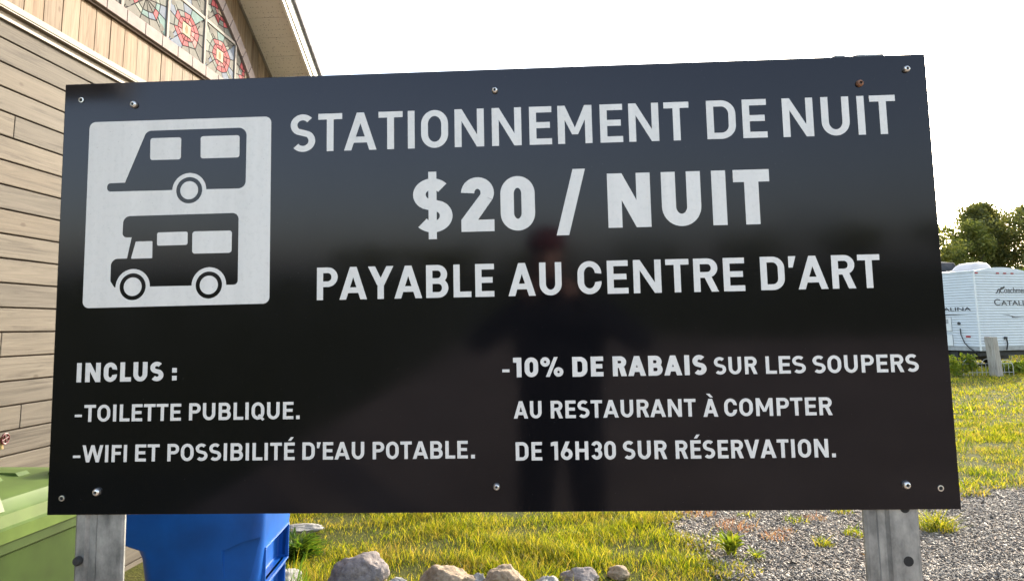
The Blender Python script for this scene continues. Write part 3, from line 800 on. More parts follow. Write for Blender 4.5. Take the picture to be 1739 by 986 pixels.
# ------------------------------------------------------------------ wheelie bins (local: -y is the front, x along width)
def make_bin(name, label, loc, rz, body_mat, lid_mat, W=.62, D=.80, H=.985, recess=False):
    root = empty(name, loc, rz); tag(root, label, 'bin')
    mb = MB(); rings = []
    # body; front face at y=0, back at y=D
    for z, wx, dy0, dy1, r in ((.05, W*.78, .06, D*.60, .05), (.10, W*.80, .055, D*.62, .06), (.54, W*.90, .026, D*.70, .05), (.575, W*.91, .023, D*.72, .05), (.61, W*.92, .02, D*.84, .045), (.70, W*.94, .015, D*.87, .045), (H-.10, W*.97, .006, D*.93, .04), (H-.02, W*.98, 0, D*.96, .04)):
        rings.append(rrect(0, (dy0+dy1)/2, wx/2, (dy1-dy0)/2, r, z))
    mb.loft(rings); body = mb.build('body', body_mat, root, 35)
    if recess:
        for z0, z1 in ((.405, .555), (.18, .375)):
            cb = MB(); cb.box(-W*.34, W*.34, -.05, .075, z0, z1, 0, .01)
            c_o = cb.build('cutter', body_mat); c_o.parent = root; bpy.context.view_layer.update(); boolean_cut(body, c_o)
            rm = MB(); fy = .055-.035*((z0+z1)/2-.1)/.52
            for (a0, a1, b0, b1) in ((-W*.355, W*.355, z1, z1+.008), (-W*.355, W*.355, z0-.008, z0), (-W*.355, -W*.34, z0, z1), (W*.34, W*.355, z0, z1)): rm.box(a0, a1, fy-.012, fy+.02, b0, b1, 0, .003)
            rm.build('grip_rim', body_mat, body)
        for sx in (-1, 1):
            cb = MB(); cb.prism([(-.03, .20), (.17, .20), (.185, .57), (.10, .605), (-.03, .635)], sx*.262, sx*.5, 'yz'); c_o = cb.build('cutter', body_mat); c_o.parent = root; bpy.context.view_layer.update(); boolean_cut(body, c_o)
    # rim
    mb = MB(); mb.loft([rrect(0, D*.48, W*.50, D*.49, .045, H-.045), rrect(0, D*.48, W*.515, D*.50, .05, H-.04), rrect(0, D*.48, W*.515, D*.50, .05, H-.012)]); mb.build('rim', body_mat, root, 35)
    # lid: two-step skirt, gently crowned top
    mb = MB(); rings = []
    for z, g, r in ((H-.010, .025, .05), (H+.022, .028, .05), (H+.026, .018, .05), (H+.055, .014, .05), (H+.060, .006, .05), (H+.085, -.012, .05), (H+.092, -.03, .05), (H+.10, -.10, .05), (H+.112, -.20, .05)):
        rings.append(rrect(0, D*.48, W*.49+g, D*.485+g, r, z))
    mb.loft(rings); lid = mb.build('lid', lid_mat, root, 28)
    for x0 in (-W*.16, 0, W*.16):
        rg = MB(); rg.prism([(.10, H+.085), (.13, H+.112), (D*.80, H+.122), (D*.83, H+.10)], x0-.022, x0+.022, 'yz'); rg.build('lid_ridge', lid_mat, lid)
    # raised grips at the front corners of the lid
    for sx in (-1, 1):
        gp = MB(); x0 = sx*W*.30
        q = [(-.012, H+.062), (.02, H+.130), (.055, H+.134), (.085, H+.088), (.06, H+.062)]
        gp.prism(q, x0-.05, x0+.05, 'yz'); gp.build('lid_grip', lid_mat, lid)
    # back hinge rail and handle
    mb = MB(); mb.tube([(-W*.46, D*.985, H+.045), (W*.46, D*.985, H+.045)], .018, 10); mb.box(-W*.42, -W*.36, D*.90, D*1.0, H+.0, H+.05, 0, .005); mb.box(W*.36, W*.42, D*.90, D*1.0, H+.0, H+.05, 0, .005); mb.build('handle', body_mat, root, 40)
    for sx in (-1, 1):
        wx = sx*W*.40
        mb = MB(); mb.loft([[(wx+d, D*.74+r_*math.cos(2*math.pi*j/24), .13+r_*math.sin(2*math.pi*j/24)) for j in range(24)] for d, r_ in ((-.03, .11), (-.025, .128), (.025, .128), (.03, .11))]); wh = mb.build('wheel', M['black'], root, 40)
        mb = MB(); mb.loft([[(wx+sx*d, D*.74+r_*math.cos(2*math.pi*j/16), .13+r_*math.sin(2*math.pi*j/16)) for j in range(16)] for d, r_ in ((.031, .07), (.036, .05))]); mb.build('hub', body_mat, wh, 40)
    mb = MB(); mb.tube([(-W*.42, D*.74, .13), (W*.42, D*.74, .13)], .012, 8); mb.build('axle', M['galvanised'], root)
    return root
def wallpt(s, t, z=0): return BO+wd*s+wn*t+Vector((0, 0, z))
# front faces away from the wall: local -y -> +wn ; local x -> along wall
make_bin('wheelie_bin', 'green wheelie bin with faded light green lid against the clapboard wall', wallpt(1.945, 1.40), math.pi/2-TH, M['green'], M['green_lid'], H=1.0)
ang = R(3.5)   # blue bin turned a little from the wall
fdir = Vector((-math.sin(ang), math.cos(ang), 0)); fn = Vector((fdir.y, -fdir.x, 0))
P0 = Vector((-1.058, 3.30, 0))+fdir*.285
make_bin('wheelie_bin', 'dark blue wheelie bin behind the left sign post with a grip recess in its side', P0, math.atan2(fdir.y, fdir.x), M['blue'], M['blue'], W=.60, D=.76, H=.98, recess=True)

# ------------------------------------------------------------------ rocks along the lawn edge
def rock_obj(x, y, sx, sy, sz, mat, label, seed, sink=.3, rot=0, name='stone', grp='stones edging the lawn'):
    r = random.Random(seed); bm = bmesh.new(); bmesh.ops.create_icosphere(bm, subdivisions=5, radius=1)
    planes = [(Vector((r.gauss(0, 1), r.gauss(0, 1), r.gauss(0, .8))).normalized(), r.uniform(.66, .92)) for _ in range(11)]
    from mathutils import noise
    for q in bm.verts:
        p_ = q.co.copy()
        for nn, d in planes:
            e = p_.dot(nn)-d
            if e > 0: p_ -= nn*e*.88
        p_ += p_.normalized()*(noise.noise(p_*2.0+Vector((seed, 0, 0)))*.16+noise.noise(p_*6+Vector((0, seed, 0)))*.06+noise.noise(p_*15+Vector((0, seed, 3)))*.025)
        q.co = Vector((p_.x*sx, p_.y*sy, p_.z*sz))
    me = bpy.data.meshes.new(name); bm.to_mesh(me); bm.free(); me.materials.append(mat)
    me.polygons.foreach_set('use_smooth', [True]*len(me.polygons))
    try: me.set_sharp_from_angle(angle=R(32))
    except Exception: pass
    o = link(bpy.data.objects.new(name, me)); o.location = (x, y, float(gz(x, y))+sz*(1-sink*2)); o.rotation_euler = (0, 0, rot)
    return tag(o, label, 'stone', grp)
rock_obj(-.90, 4.52, .185, .14, .145, M['rock_pink'], 'largest pinkish grey boulder at the lawn edge below the sign', 3, .28, .2)
rock_obj(-.395, 4.47, .155, .12, .11, M['rock_tan'], 'tan rounded stone with a pale crest, between the pinkish boulder and a small grey stone', 8, .28)
rock_obj(-.21, 4.48, .058, .06, .075, M['rock_grey'], 'small upright grey stone wedged between two tan stones', 5, .3)
rock_obj(-.055, 4.44, .135, .12, .105, M['rock_tan'], 'smooth orange tan stone, right of the small upright grey stone', 15, .28, .4)
rock_obj(.165, 4.42, .085, .08, .075, M['rock_grey'], 'low grey stone half sunk in grass, right of the orange tan stone', 21, .3)
rock_obj(.385, 4.62, .12, .09, .062, M['rock_pink'], 'flat brownish stone in the grass, wider than the small tan stone on its right', 27, .3, -.1)
rock_obj(-1.36, 4.50, .16, .14, .085, M['rock_grey'], 'flat dull grey stone beside the blue bin', 33, .3, .3)
rock_obj(-1.52, 4.85, .08, .09, .12, M['rock_grey'], 'pale upright stone half hidden behind the blue bin', 36, .3)
rock_obj(.62, 4.70, .07, .06, .045, M['rock_tan'], 'small tan stone peeking from the grass, just right of the flat brownish stone', 52, .25)
rock_obj(-.66, 4.40, .075, .07, .075, M['rock_grey'], 'small grey stone low in the grass between the boulder and the pale crested stone', 57, .3)
rock_obj(-1.60, 5.72, .19, .10, .04, M['rock_grey'], 'pale flat slab lying in the grass next to the blue bin', 41, .1, .05)

# ------------------------------------------------------------------ grass
def blades(px, py, h, wdt, bend, seed, tilt=1.0):
    r = np.random.default_rng(seed); n = len(px)
    a = r.uniform(0, 2*np.pi, n); dx, dy = np.cos(a), np.sin(a)
    f = r.uniform(0, 2*np.pi, n); wx, wy = np.cos(f)*wdt/2, np.sin(f)*wdt/2
    z0 = gz(px, py)-.005
    b = bend*h
    P = []
    for t, ws in ((0, 1.0), (.4, .9), (.75, .6)):
        ox = px+dx*b*t*t; oy = py+dy*b*t*t; oz = z0+h*(t-.25*bend*t*t*tilt)
        P.append(np.stack([ox-wx*ws, oy-wy*ws, oz], -1)); P.append(np.stack([ox+wx*ws, oy+wy*ws, oz], -1))
    tip = np.stack([px+dx*b, py+dy*b, z0+h*(1-.25*bend*tilt)], -1)
    V = np.stack(P+[tip, tip], 1).reshape(-1, 3)          # 8 verts per blade
    base = (np.arange(n)*8)[:, None]
    F = np.concatenate([base+np.array([[0, 1, 3, 2]]), base+np.array([[2, 3, 5, 4]]), base+np.array([[4, 5, 7, 6]])], 1).reshape(-1, 4)
    V[7::8] += 1e-4
    return V, F
parts = []
def patch(n, x0, x1, y0, y1, hm, wm, seed, keep=None, bend=(.2, .9)):
    r = np.random.default_rng(seed); x = r.uniform(x0, x1, n); y = r.uniform(y0, y1, n)
    cl = np.sin(x*5.1+np.sin(y*3.7)*1.5)*np.sin(y*6.3+np.sin(x*4.1))          # clumping
    bare = np.where((y < 6.9) & (x < 1.6), np.clip((lawn_edge_x(y)-x)/.30+.45, .25, 1), np.where(x > 1.3, np.clip((y-lawn_edge_y(x))/.9+.3, .2, 1), 1.0))
    near = .45 if y0 < 5 else .8
    thin = .5+.5*np.sin(x*2.1+1.3)*np.sin(y*2.7+x)
    jx, jy = r.normal(0, .13, n)*(1+np.sin(x*9)*np.sin(y*8)), r.normal(0, .13, n)*(1+np.sin(x*7+2))
    m = ~in_gravel(x+jx, y+jy) & (r.random(n) < (.55+.45*cl)*bare*(near+(1-near)*thin))
    if keep is not None: m &= keep(x, y)
    x, y, cl = x[m], y[m], cl[m]
    h = hm*(.72+.30*cl)*(.6+.55*thin[m])*r.lognormal(0, .33, len(x)); w = wm*r.uniform(.6, 1.4, len(x))
    parts.append(blades(x, y, h, w, r.uniform(bend[0], bend[1], len(x)), seed+1))
no_house = lambda x, y: ((x-BO.x)*wn.x+(y-BO.y)*wn.y > .02)
patch(120000, -2.0, 1.5, 4.05, 6.9, .074, .0042, 100, no_house)
patch(26000, -2.6, 1.6, 6.9, 9.5, .075, .006, 110, no_house)
patch(150000, 1.4, 12, 6.8, 12, .065, .006, 120)
patch(120000, 3.5, 20, 12, 23, .07, .012, 130)
patch(26000, -2.4, 8, 9.5, 23, .07, .018, 140, no_house)
patch(30000, 6, 36, 21, 42, .12, .035, 150)
off = 0; VV = []; FF = []
for V_, F_ in parts: VV.append(V_); FF.append(F_+off); off += len(V_)
tag(np_mesh('lawn_grass', np.concatenate(VV), np.concatenate(FF), M['grass']), 'sunlit yellow green lawn grass', 'grass', kind='stuff')

# gravel chips
def chips(n, fx, fy, s0, s1, seed):
    r = np.random.default_rng(seed); x, y = fx(r, n), fy(r, n); q_ = .10*(1+np.sin(x*8)*np.sin(y*9)); m = in_gravel(x+r.normal(0, 1, n)*q_, y+r.normal(0, 1, n)*q_) & (r.random(n) < .8+.2*np.sin(x*3.3+y*1.7)*np.sin(y*4.1-x)); x, y = x[m], y[m]; n = len(x)
    sz = r.uniform(s0, s1, n)*r.lognormal(0, .25, n)
    base = np.array([[1, 0, 0], [-1, 0, 0], [0, 1, 0], [0, -1, 0], [0, 0, 1], [0, 0, -1]], float)[None].repeat(n, 0)
    base = base*r.uniform(.6, 1.3, (n, 6, 1))+r.normal(0, .16, (n, 6, 3))
    base *= np.stack([r.uniform(.8, 1.5, n), r.uniform(.5, .9, n), r.uniform(.25, .6, n)], -1)[:, None, :]
    a = r.uniform(0, 2*np.pi, n); t = r.normal(0, .45, n)
    ca, sa, ct, st_ = np.cos(a)[:, None], np.sin(a)[:, None], np.cos(t)[:, None], np.sin(t)[:, None]
    X0, Y0, Z0 = base[..., 0], base[..., 1], base[..., 2]
    X1, Z1 = X0*ct-Z0*st_, X0*st_+Z0*ct
    V = np.stack([(X1*ca-Y0*sa)*sz[:, None]+x[:, None], (X1*sa+Y0*ca)*sz[:, None]+y[:, None], Z1*sz[:, None]+.008+sz[:, None]*.15], -1).reshape(-1, 3)
    T = np.array([[0, 2, 4], [2, 1, 4], [1, 3, 4], [3, 0, 4], [2, 0, 5], [1, 2, 5], [3, 1, 5], [0, 3, 5]])
    F = ((np.arange(n)*6)[:, None, None]+T[None]).reshape(-1, 3)
    return V, F
k = NT('gravel_chips'); g = k.n('ShaderNodeNewGeometry')
k.col(k.ramp(g.outputs['Random Per Island'], [(0, (.06, .052, .045)), (.3, (.14, .12, .10)), (.6, (.23, .197, .158)), (.85, (.36, .305, .24)), (1, (.52, .45, .35))])); k.rough(.75, .35); M['chips'] = k.m
A = chips(95000, lambda r, n: r.uniform(1.1, 5.2, n), lambda r, n: r.uniform(4.6, 7.4, n), .006, .0135, 200)
B_ = chips(26000, lambda r, n: r.uniform(5, 12, n), lambda r, n: r.uniform(3, 7.5, n), .008, .017, 201)
D_ = chips(60000, lambda r, n: r.uniform(-2.2, 6, n), lambda r, n: 4.75-3.2*r.random(n)**2, .006, .014, 202)
VV = []; FF = []; off = 0
for V_, F_ in (A, B_, D_): VV.append(V_); FF.append(F_+off); off += len(V_)
tag(np_mesh('gravel_chips', np.concatenate(VV), np.concatenate(FF), M['chips']), 'loose grey crushed stone chips of the yard', 'gravel', kind='stuff')

# weeds and tufts standing in the gravel
def tuft(x, y, n, h, rad, mat, label, seed, wdt=.006, cat='grass tuft', name='grass_tuft', grp='tufts growing in the gravel', bend=(.4, 1.3)):
    r = np.random.default_rng(seed); a = r.uniform(0, 2*np.pi, n); d = rad*np.sqrt(r.random(n))
    px, py = x+d*np.cos(a), y+d*np.sin(a)
    V, F = blades(px, py, h*r.lognormal(-.1, .35, n)*(1.15-.5*d/rad), wdt*r.uniform(.6, 1.4, n), r.uniform(*bend, n), seed+1)
    V[:, 0] -= x; V[:, 1] -= y
    o = np_mesh(name, V, F, mat); o.location = (x, y, .006); return tag(o, label, cat, grp)
def leafweed(x, y, nl, h, rad, label, seed, mat='weed_leaf', lw=.022, name='leafy_weed', cat='weed', grp='weeds in the yard'):
    r = random.Random(seed); mb = MB()
    for i in range(nl):
        a = r.uniform(0, 6.283); L = rad*r.uniform(.5, 1.15); hh = h*r.uniform(.35, 1.1); w_ = lw*r.uniform(.7, 1.3)
        b0 = r.uniform(0, .35)*rad; ba = r.uniform(0, 6.283); bx, by = b0*math.cos(ba), b0*math.sin(ba); z0 = h*r.uniform(0, .35)
        dx, dy = math.cos(a), math.sin(a); pts = []
        for t, ws in ((0, .25), (.35, 1), (.7, .85), (1, .08)):
            q = (bx+dx*L*t, by+dy*L*t, z0+hh*(1.25*t-.6*t*t)); pts += [(q[0]-dy*w_*ws/2, q[1]+dx*w_*ws/2, q[2]+.2*w_), (q[0], q[1], q[2]), (q[0]+dy*w_*ws/2, q[1]-dx*w_*ws/2, q[2]+.2*w_)]
        fs = []
        for j in range(3): fs += [(j*3, j*3+1, j*3+4, j*3+3), (j*3+1, j*3+2, j*3+5, j*3+4)]
        mb.add(pts, fs)
    o = mb.build(name, M[mat]); o.location = (x, y, .004); return tag(o, label, cat, grp)
leafweed(1.40, 5.08, 46, .15, .11, 'bright green leafy weed in the gravel, just right of the lawn edge', 5, 'leaf_light', .024)
leafweed(1.55, 5.00, 18, .06, .09, 'low leafy weed sprawling right of the tall bright weed', 6, 'leaf_light', .018)
tuft(3.05, 5.62, 260, .15, .13, M['grass'], 'big bushy grass tuft right beside the right sign post', 301)
tuft(2.08, 5.28, 70, .085, .07, M['grass'], 'small green tuft in the gravel left of the right sign post', 302)
tuft(2.42, 5.50, 90, .07, .10, M['grass'], 'low green tuft touching the left edge of the right sign post', 303)
tuft(2.12, 5.85, 60, .06, .10, M['grass'], 'thin flat tuft in the middle of the gravel', 304)
tuft(2.60, 6.15, 70, .07, .09, M['grass'], 'yellow tuft directly under the sign edge by the right post', 305)
tuft(1.80, 6.05, 50, .055, .08, M['grass'], 'sparse yellow tuft in the gravel below the sign edge', 306)
tuft(2.28, 4.95, 60, .11, .05, M['drygrass'], 'reddish dry tuft at the foot of the right sign post', 307)
tuft(1.62, 5.72, 150, .07, .16, M['drygrass'], 'broad reddish dry patch of stems in the gravel', 308, .004)
tuft(1.82, 5.45, 90, .06, .11, M['drygrass'], 'smaller reddish dry stems in front of the broad dry patch', 309, .004)
tuft(1.45, 6.15, 120, .07, .14, M['drygrass'], 'reddish dry stems along the lawn corner under the sign', 310, .004)
tuft(3.95, 6.80, 200, .10, .22, M['grass'], 'bright tuft at the gravel edge right of the sign corner', 311, .008)
tuft(4.30, 7.05, 160, .09, .20, M['grass'], 'green tuft on the gravel edge farther right', 312, .008)
tuft(3.60, 6.55, 130, .07, .18, M['drygrass'], 'reddish dry tuft beside the lower right sign corner', 313, .005)
tuft(1.36, 5.35, 120, .06, .16, M['grass'], 'ragged grass spilling over the lawn edge onto the gravel, behind the leafy weed', 316, .005)
tuft(1.34, 4.78, 140, .07, .16, M['grass'], 'ragged grass spilling over the lawn edge onto the gravel, in front of the leafy weed', 317, .005)
tuft(1.95, 5.62, 80, .045, .09, M['drygrass'], 'small thin dry straw clump in the middle of the gravel', 318, .003)
tuft(2.30, 5.95, 80, .05, .09, M['drygrass'], 'small brownish straw clump close to the left side of the right post', 319, .003)
leafweed(-1.42, 5.05, 420, .16, .17, 'dark leafy weed clump in the grass beside the blue bin', 14, 'weed_leaf', .020)
tuft(-1.27, 4.42, 40, .24, .09, M['weed_leaf'], 'tall thin blades growing in front of the flat grey stone', 315, .006, bend=(.1, .6))

# ------------------------------------------------------------------ trees
def leaf_cloud(centres, radii, n_each, size, seed, flat=1.0):
    r = np.random.default_rng(seed); P = []; 
    for c2, rad, n in zip(centres, radii, n_each):
        d = r.normal(0, 1, (n, 3)); d /= np.linalg.norm(d, axis=1)[:, None]; d *= (r.random(n)**.45)[:, None]*rad; d[:, 2] *= flat; P.append(np.asarray(c2)[None]+d)
    P = np.concatenate(P); n = len(P)
    a = r.normal(0, 1, (n, 3)); a /= np.linalg.norm(a, axis=1)[:, None]; b = r.normal(0, 1, (n, 3)); b -= (a*b).sum(1)[:, None]*a; b /= np.linalg.norm(b, axis=1)[:, None]
    s = size*r.uniform(.5, 1.4, n)[:, None]
    V = np.stack([P-a*s, P+b*s*.5, P+a*s, P-b*s*.5], 1).reshape(-1, 3)
    return V, np.arange(n*4).reshape(n, 4)
def make_tree(name, x, y, H, spread, kind, label, seed, group=None, z=None):
    r = random.Random(seed); root = empty(name, (x, y, float(gz(x, y)))); tag(root, label, 'tree', group)
    mb = MB(); cs = []; rs = []; ns = []
    lean = (r.uniform(-.04, .04)*H, r.uniform(-.04, .04)*H)
    def tr(t): return Vector((lean[0]*t*t, lean[1]*t*t, H*t))
    if kind == 'pine':
        mb.tube([tr(t) for t in (0, .3, .6, .85, 1)], [H*.018, H*.015, H*.010, H*.005, .01], 8)
        z0 = .36; nl = 19
        for i in range(nl):
            t = z0+(1-z0)*(i+.5*r.random())/nl
            for j in range(r.choice((3, 4, 5))):
                if r.random() < .12: continue
                a = r.uniform(0, 6.283); q_ = (t-z0)/(1-z0); L = spread*(.55+.75*math.sin(math.pi*min(1, q_*.95+.05))-.15*q_)*r.uniform(.45, 1.05)
                p0 = tr(t); p1 = p0+Vector((math.cos(a)*L, math.sin(a)*L, L*.18*r.uniform(-.2, 1.2)))
                mb.tube([p0, p0.lerp(p1, .5), p1], [H*.004, H*.0025, .01], 5)
                for q in (.45, .72, .98):
                    cs.append(p0.lerp(p1, q)+Vector((0, 0, .12))); rs.append(L*.30+.28); ns.append(int(150))
        for _ in range(7): cs.append(tr(.97)+Vector((r.gauss(0, spread*.22), r.gauss(0, spread*.22), r.gauss(0, .2)))); rs.append(.55); ns.append(150)
        V, F = leaf_cloud(cs, rs, ns, .09, seed, .72); mat = M['leaf_pine']
    else:
        th = .30 if kind == 'dec' else .12
        mb.tube([tr(t) for t in (0, .25, .5, .8)], [H*.02, H*.016, H*.011, .02], 8)
        nb = 22 if kind == 'dec' else 14
        for i in range(nb):
            t = th+(.95-th)*i/nb; a = i*2.4+r.uniform(-.4, .4)
            env = math.sin(math.pi*min(1, (t-th)/(1-th)*.86+.14))**.7
            L = spread*env*r.uniform(.55, 1.12); p0 = tr(t*.85); p1 = p0+Vector((math.cos(a)*L, math.sin(a)*L, L*r.uniform(.25, .8)+.05*H))
            p1.z = min(p1.z, H*r.uniform(.88, 1.04))
            mb.tube([p0, p0.lerp(p1, .5)+Vector((0, 0, -.05*L)), p1], [H*.007, H*.004, .012], 5)
            for q in (.55, .8, 1.0):
                cs.append(p0.lerp(p1, q)+Vector((r.gauss(0, .2), r.gauss(0, .2), r.gauss(0, .2)))); rs.append(spread*.24*r.uniform(.7, 1.4)); ns.append(int(190))
        V, F = leaf_cloud(cs, rs, ns, .10 if kind == 'dec' else .085, seed, .85); mat = M['leaf_dec'] if kind == 'dec' else M['leaf_light']
    tk = mb.build('trunk', M['bark'], root, 50)
    np_mesh('crown', V, F, mat, None, root)
    return root
def dirpt(px, Y): return (px-869)/1256*Y/ .9901     # rough x for a picture column at depth Y (used to set real positions)
G = 'trees behind the travel trailer'
make_tree('deciduous_tree', 26.3, 47, 8.5, 2.4, 'dec', 'leafy tree next to the right edge of the sign, left end of the tree line', 51, G)
make_tree('deciduous_tree', 29.4, 48, 8.8, 2.1, 'dec', 'dense dark tree above the white roof unit of the trailer', 52, G)
make_tree('pine_tree', 31.4, 49, 9.0, 1.7, 'pine', 'slim pine with a bare lower trunk, left of the tallest pine', 53, G)
make_tree('pine_tree', 33.3, 47, 8.9, 2.4, 'pine', 'tallest broad crowned pine behind the trailer', 54, G)
make_tree('pine_tree', 37.8, 47, 8.9, 2.2, 'pine', 'pine cut by the right edge of the photo', 55, G)
make_tree('shrubby_tree', 26.8, 41, 4.6, 2.2, 'bush', 'low yellow green shrubby tree beside the dark tarp', 56, G)
make_tree('shrubby_tree', 31.5, 43, 4.2, 2.4, 'bush', 'low shrubby tree behind the roof unit of the trailer', 57, G)
make_tree('shrubby_tree', 35.0, 43, 4.2, 2.4, 'bush', 'low shrubby tree at the right edge of the photo', 58, G)
for i, (x, y, H) in enumerate([(-6, 60, 8), (2, 62, 9), (10, 60, 8.5), (17, 58, 8.5), (22, 52, 8.0)]):
    make_tree('deciduous_tree', x, y, H, 3.0, 'dec', ['leafy tree', 'tall leafy tree', 'wide leafy tree', 'rounded leafy tree', 'leafy tree'][i]+' of the far tree line hidden behind the black sign', 70+i, 'trees hidden behind the sign')
for i, (x, y, H) in enumerate([(-30, -96, 4.6), (-18, -92, 4.2), (-6, -98, 4.0), (8, -95, 4.6), (20, -90, 5.4), (30, -86, 6.0), (40, -80, 6.2), (50, -70, 6.2)]):
    make_tree('deciduous_tree', x, y, H, 5.5, 'dec', 'leafy tree across the yard, seen only as a dark reflection in the sign', 90+i, 'trees reflected in the sign')

# ------------------------------------------------------------------ travel trailer
TA = R(19.3)
TY = 23.5; TXc = (1655-869)/1256*TY*1.012
tr_root = empty('travel_trailer', (14.63, 23.5, .04), TA)
tag(tr_root, 'white travel trailer with ribbed siding and dark lettering parked on the lawn', 'trailer')
TW, TL, TB, TT = 2.44, 7.5, .53, 3.03
def archz(x): return TT+.14*math.sin(math.pi*x/TW)
# core shell
mb = MB(); q = [(0.012, TB)]+[(TW-.012, TB)]+[(x, archz(x)-.012) for x in np.linspace(TW-.012, .012, 13)]
mb.prism(q, .012, TL, 'xz'); body = mb.build('body', M['siding'], tr_root)
def ribs(z0, z1, pitch=.085):
    out = []; z = z0
    while z < z1-.001:
        e = min(z+pitch, z1); out += [(z, .0), (z+.014, .018), (z+pitch*.5, .024), (e-.012, .018)]; z += pitch
    out.append((z1, 0)); return [a for a in out if a[0] <= z1]
rb = ribs(TB+.12, TT-.02)
mb = MB(); vs = []; 
for z, d in rb: vs += [(.0, .012-d, z), (TW, .012-d, z)]
mb.add(vs, [(2*i, 2*i+1, 2*i+3, 2*i+2) for i in range(len(rb)-1)]); mb.build('rear_siding', M['siding'], body)
mb = MB(); vs = []
for z, d in rb: vs += [(.012-d, .0, z), (.012-d, TL, z)]
mb.add(vs, [(2*i, 2*i+1, 2*i+3, 2*i+2) for i in range(len(rb)-1)]); mb.build('side_siding', M['siding'], body)
mb = MB(); mb.prism([(0, TT-.02)]+[(TW, TT-.02)]+[(x, archz(x)) for x in np.linspace(TW, 0, 13)], -.012, .011, 'xz'); mb.build('rear_header', M['siding'], body)
mb = MB(); mb.box(-.014, .03, -.014, .03, TB, TT, 0, .008); mb.build('corner_trim', M['hatch'], body)
mb = MB(); mb.box(.03, TW, -.010, .011, TB, TB+.12); mb.box(-.010, .011, .03, TL, TB, TB+.12); mb.build('lower_trim', M['trim'], body)
mb = MB(); mb.box(-.02, .02, -.02, TL, TT-.015, TT+.02, 0, .006); mb.build('roof_edge', M['hatch'], body)
mb = MB(); mb.box(.15, .25, .3, TL-.5, TB-.16, TB); mb.box(TW-.25, TW-.15, .3, TL-.5, TB-.16, TB); mb.box(.1, TW-.1, .12, .22, TB-.16, TB-.02); mb.box(.1, TW-.1, .9, TL-.4, .20, TB-.05); mb.build('underframe', M['black'], tr_root)
for y0 in (1.55, 2.42):
    for x0 in (.12, TW-.12):
        mb = MB(); mb.loft([[(x0+d, y0+r_*math.cos(2*math.pi*j/24), .34+r_*math.sin(2*math.pi*j/24)) for j in range(24)] for d, r_ in ((-.1, .29), (-.09, .34), (.09, .34), (.1, .29))]); wh = mb.build('wheel', M['black'], tr_root, 40)
        mb = MB(); mb.loft([[(x0+sg*d, y0+r_*math.cos(2*math.pi*j/24), .34+r_*math.sin(2*math.pi*j/24)) for j in range(24)] for sg in ((-1 if x0 < 1 else 1),) for d, r_ in ((.101, .20), (.106, .17), (.09, .06))]); mb.build('rim', M['chrome'], wh, 40)
# roof unit
mb = MB(); cxr, cyr = .98, .85
mb.loft([rrect(cxr, cyr, .44, .42, .12, TT+.03), rrect(cxr, cyr, .46, .44, .14, TT+.10), rrect(cxr+.05, cyr, .38, .40, .15, TT+.24), rrect(cxr+.09, cyr, .29, .33, .15, TT+.325), rrect(cxr+.10, cyr, .18, .22, .12, TT+.345)])
mb.build('roof_unit', M['acwhite'], tr_root, 45)
mb = MB(); mb.box(.02, .12, 1.5, 1.6, TT+.02, TT+.14, 0, .01); mb.build('roof_bracket', M['hatch'], tr_root)
# lights
for x in (.10, 1.02, 1.34, 1.67): 
    mb = MB(); mb.box(x-.06, x+.06, -.030, -.0125, TT-.075, TT-.035, 0, .006); mb.build('marker_light', M['redlens'], body)
for x in (.29, TW-.29):
    mb = MB(); mb.box(x-.11, x+.11, -.040, -.011, TB+.27, TB+.44, 0, .02); mb.build('taillight', M['redlens'], body)
mb = MB(); mb.box(-.030, -.0095, .30, .46, TB+.42, TB+.47, 0, .006); mb.build('side_marker', M['redlens'], body)
# hatches
def hatch(y0, y1, z0, z1, name='hatch'):
    mb = MB(); mb.box(-.022, -.0095, y0, y1, z0, z1, 0, .006); o = mb.build(name, M['hatch'], body)
    e = MB(); t = .018
    for a, b, c2, d in ((y0-t, y0-.001, z0-t, z1+t), (y1+.001, y1+t, z0-t, z1+t), (y0, y1, z0-t, z0-.001), (y0, y1, z1+.001, z1+t)): e.box(-.017, -.0095, a, b, c2, d)
    e.build('hatch_frame', M['trim'], o); return o
h1 = hatch(.95, 2.0, TB+.62, TB+1.05); hatch(.95, 2.2, TB+.14, TB+.50)
mb = MB(); mb.box(-.027, -.0225, 1.05, 1.40, TB+.86, TB+1.0); mb.build('vent', M['trim'], h1)
mb = MB(); mb.tube([(-.02, .66, TB+.86), (-.045, .66, TB+.86)], .05, 14); mb.build('power_inlet', M['darkmark'], body)
mb = MB(); mb.tube([(-.045, .62, TB+.70), (-.06, .60, TB+.5), (-.06, .50, TB+.25), (-.06, .33, TB+.08), (-.03, .12, TB-.05)], .016, 6); mb.build('power_cord', M['black'], body)
mb = MB(); mb.box(1.02, 1.12, -.06, -.010, TB+.36, TB+.43); mb.tube([(1.09, -.05, TB+.38), (1.10, -.06, TB+.2), (1.05, -.05, TB+.02)], .022, 6); mb.build('bumper_plug', M['black'], body)
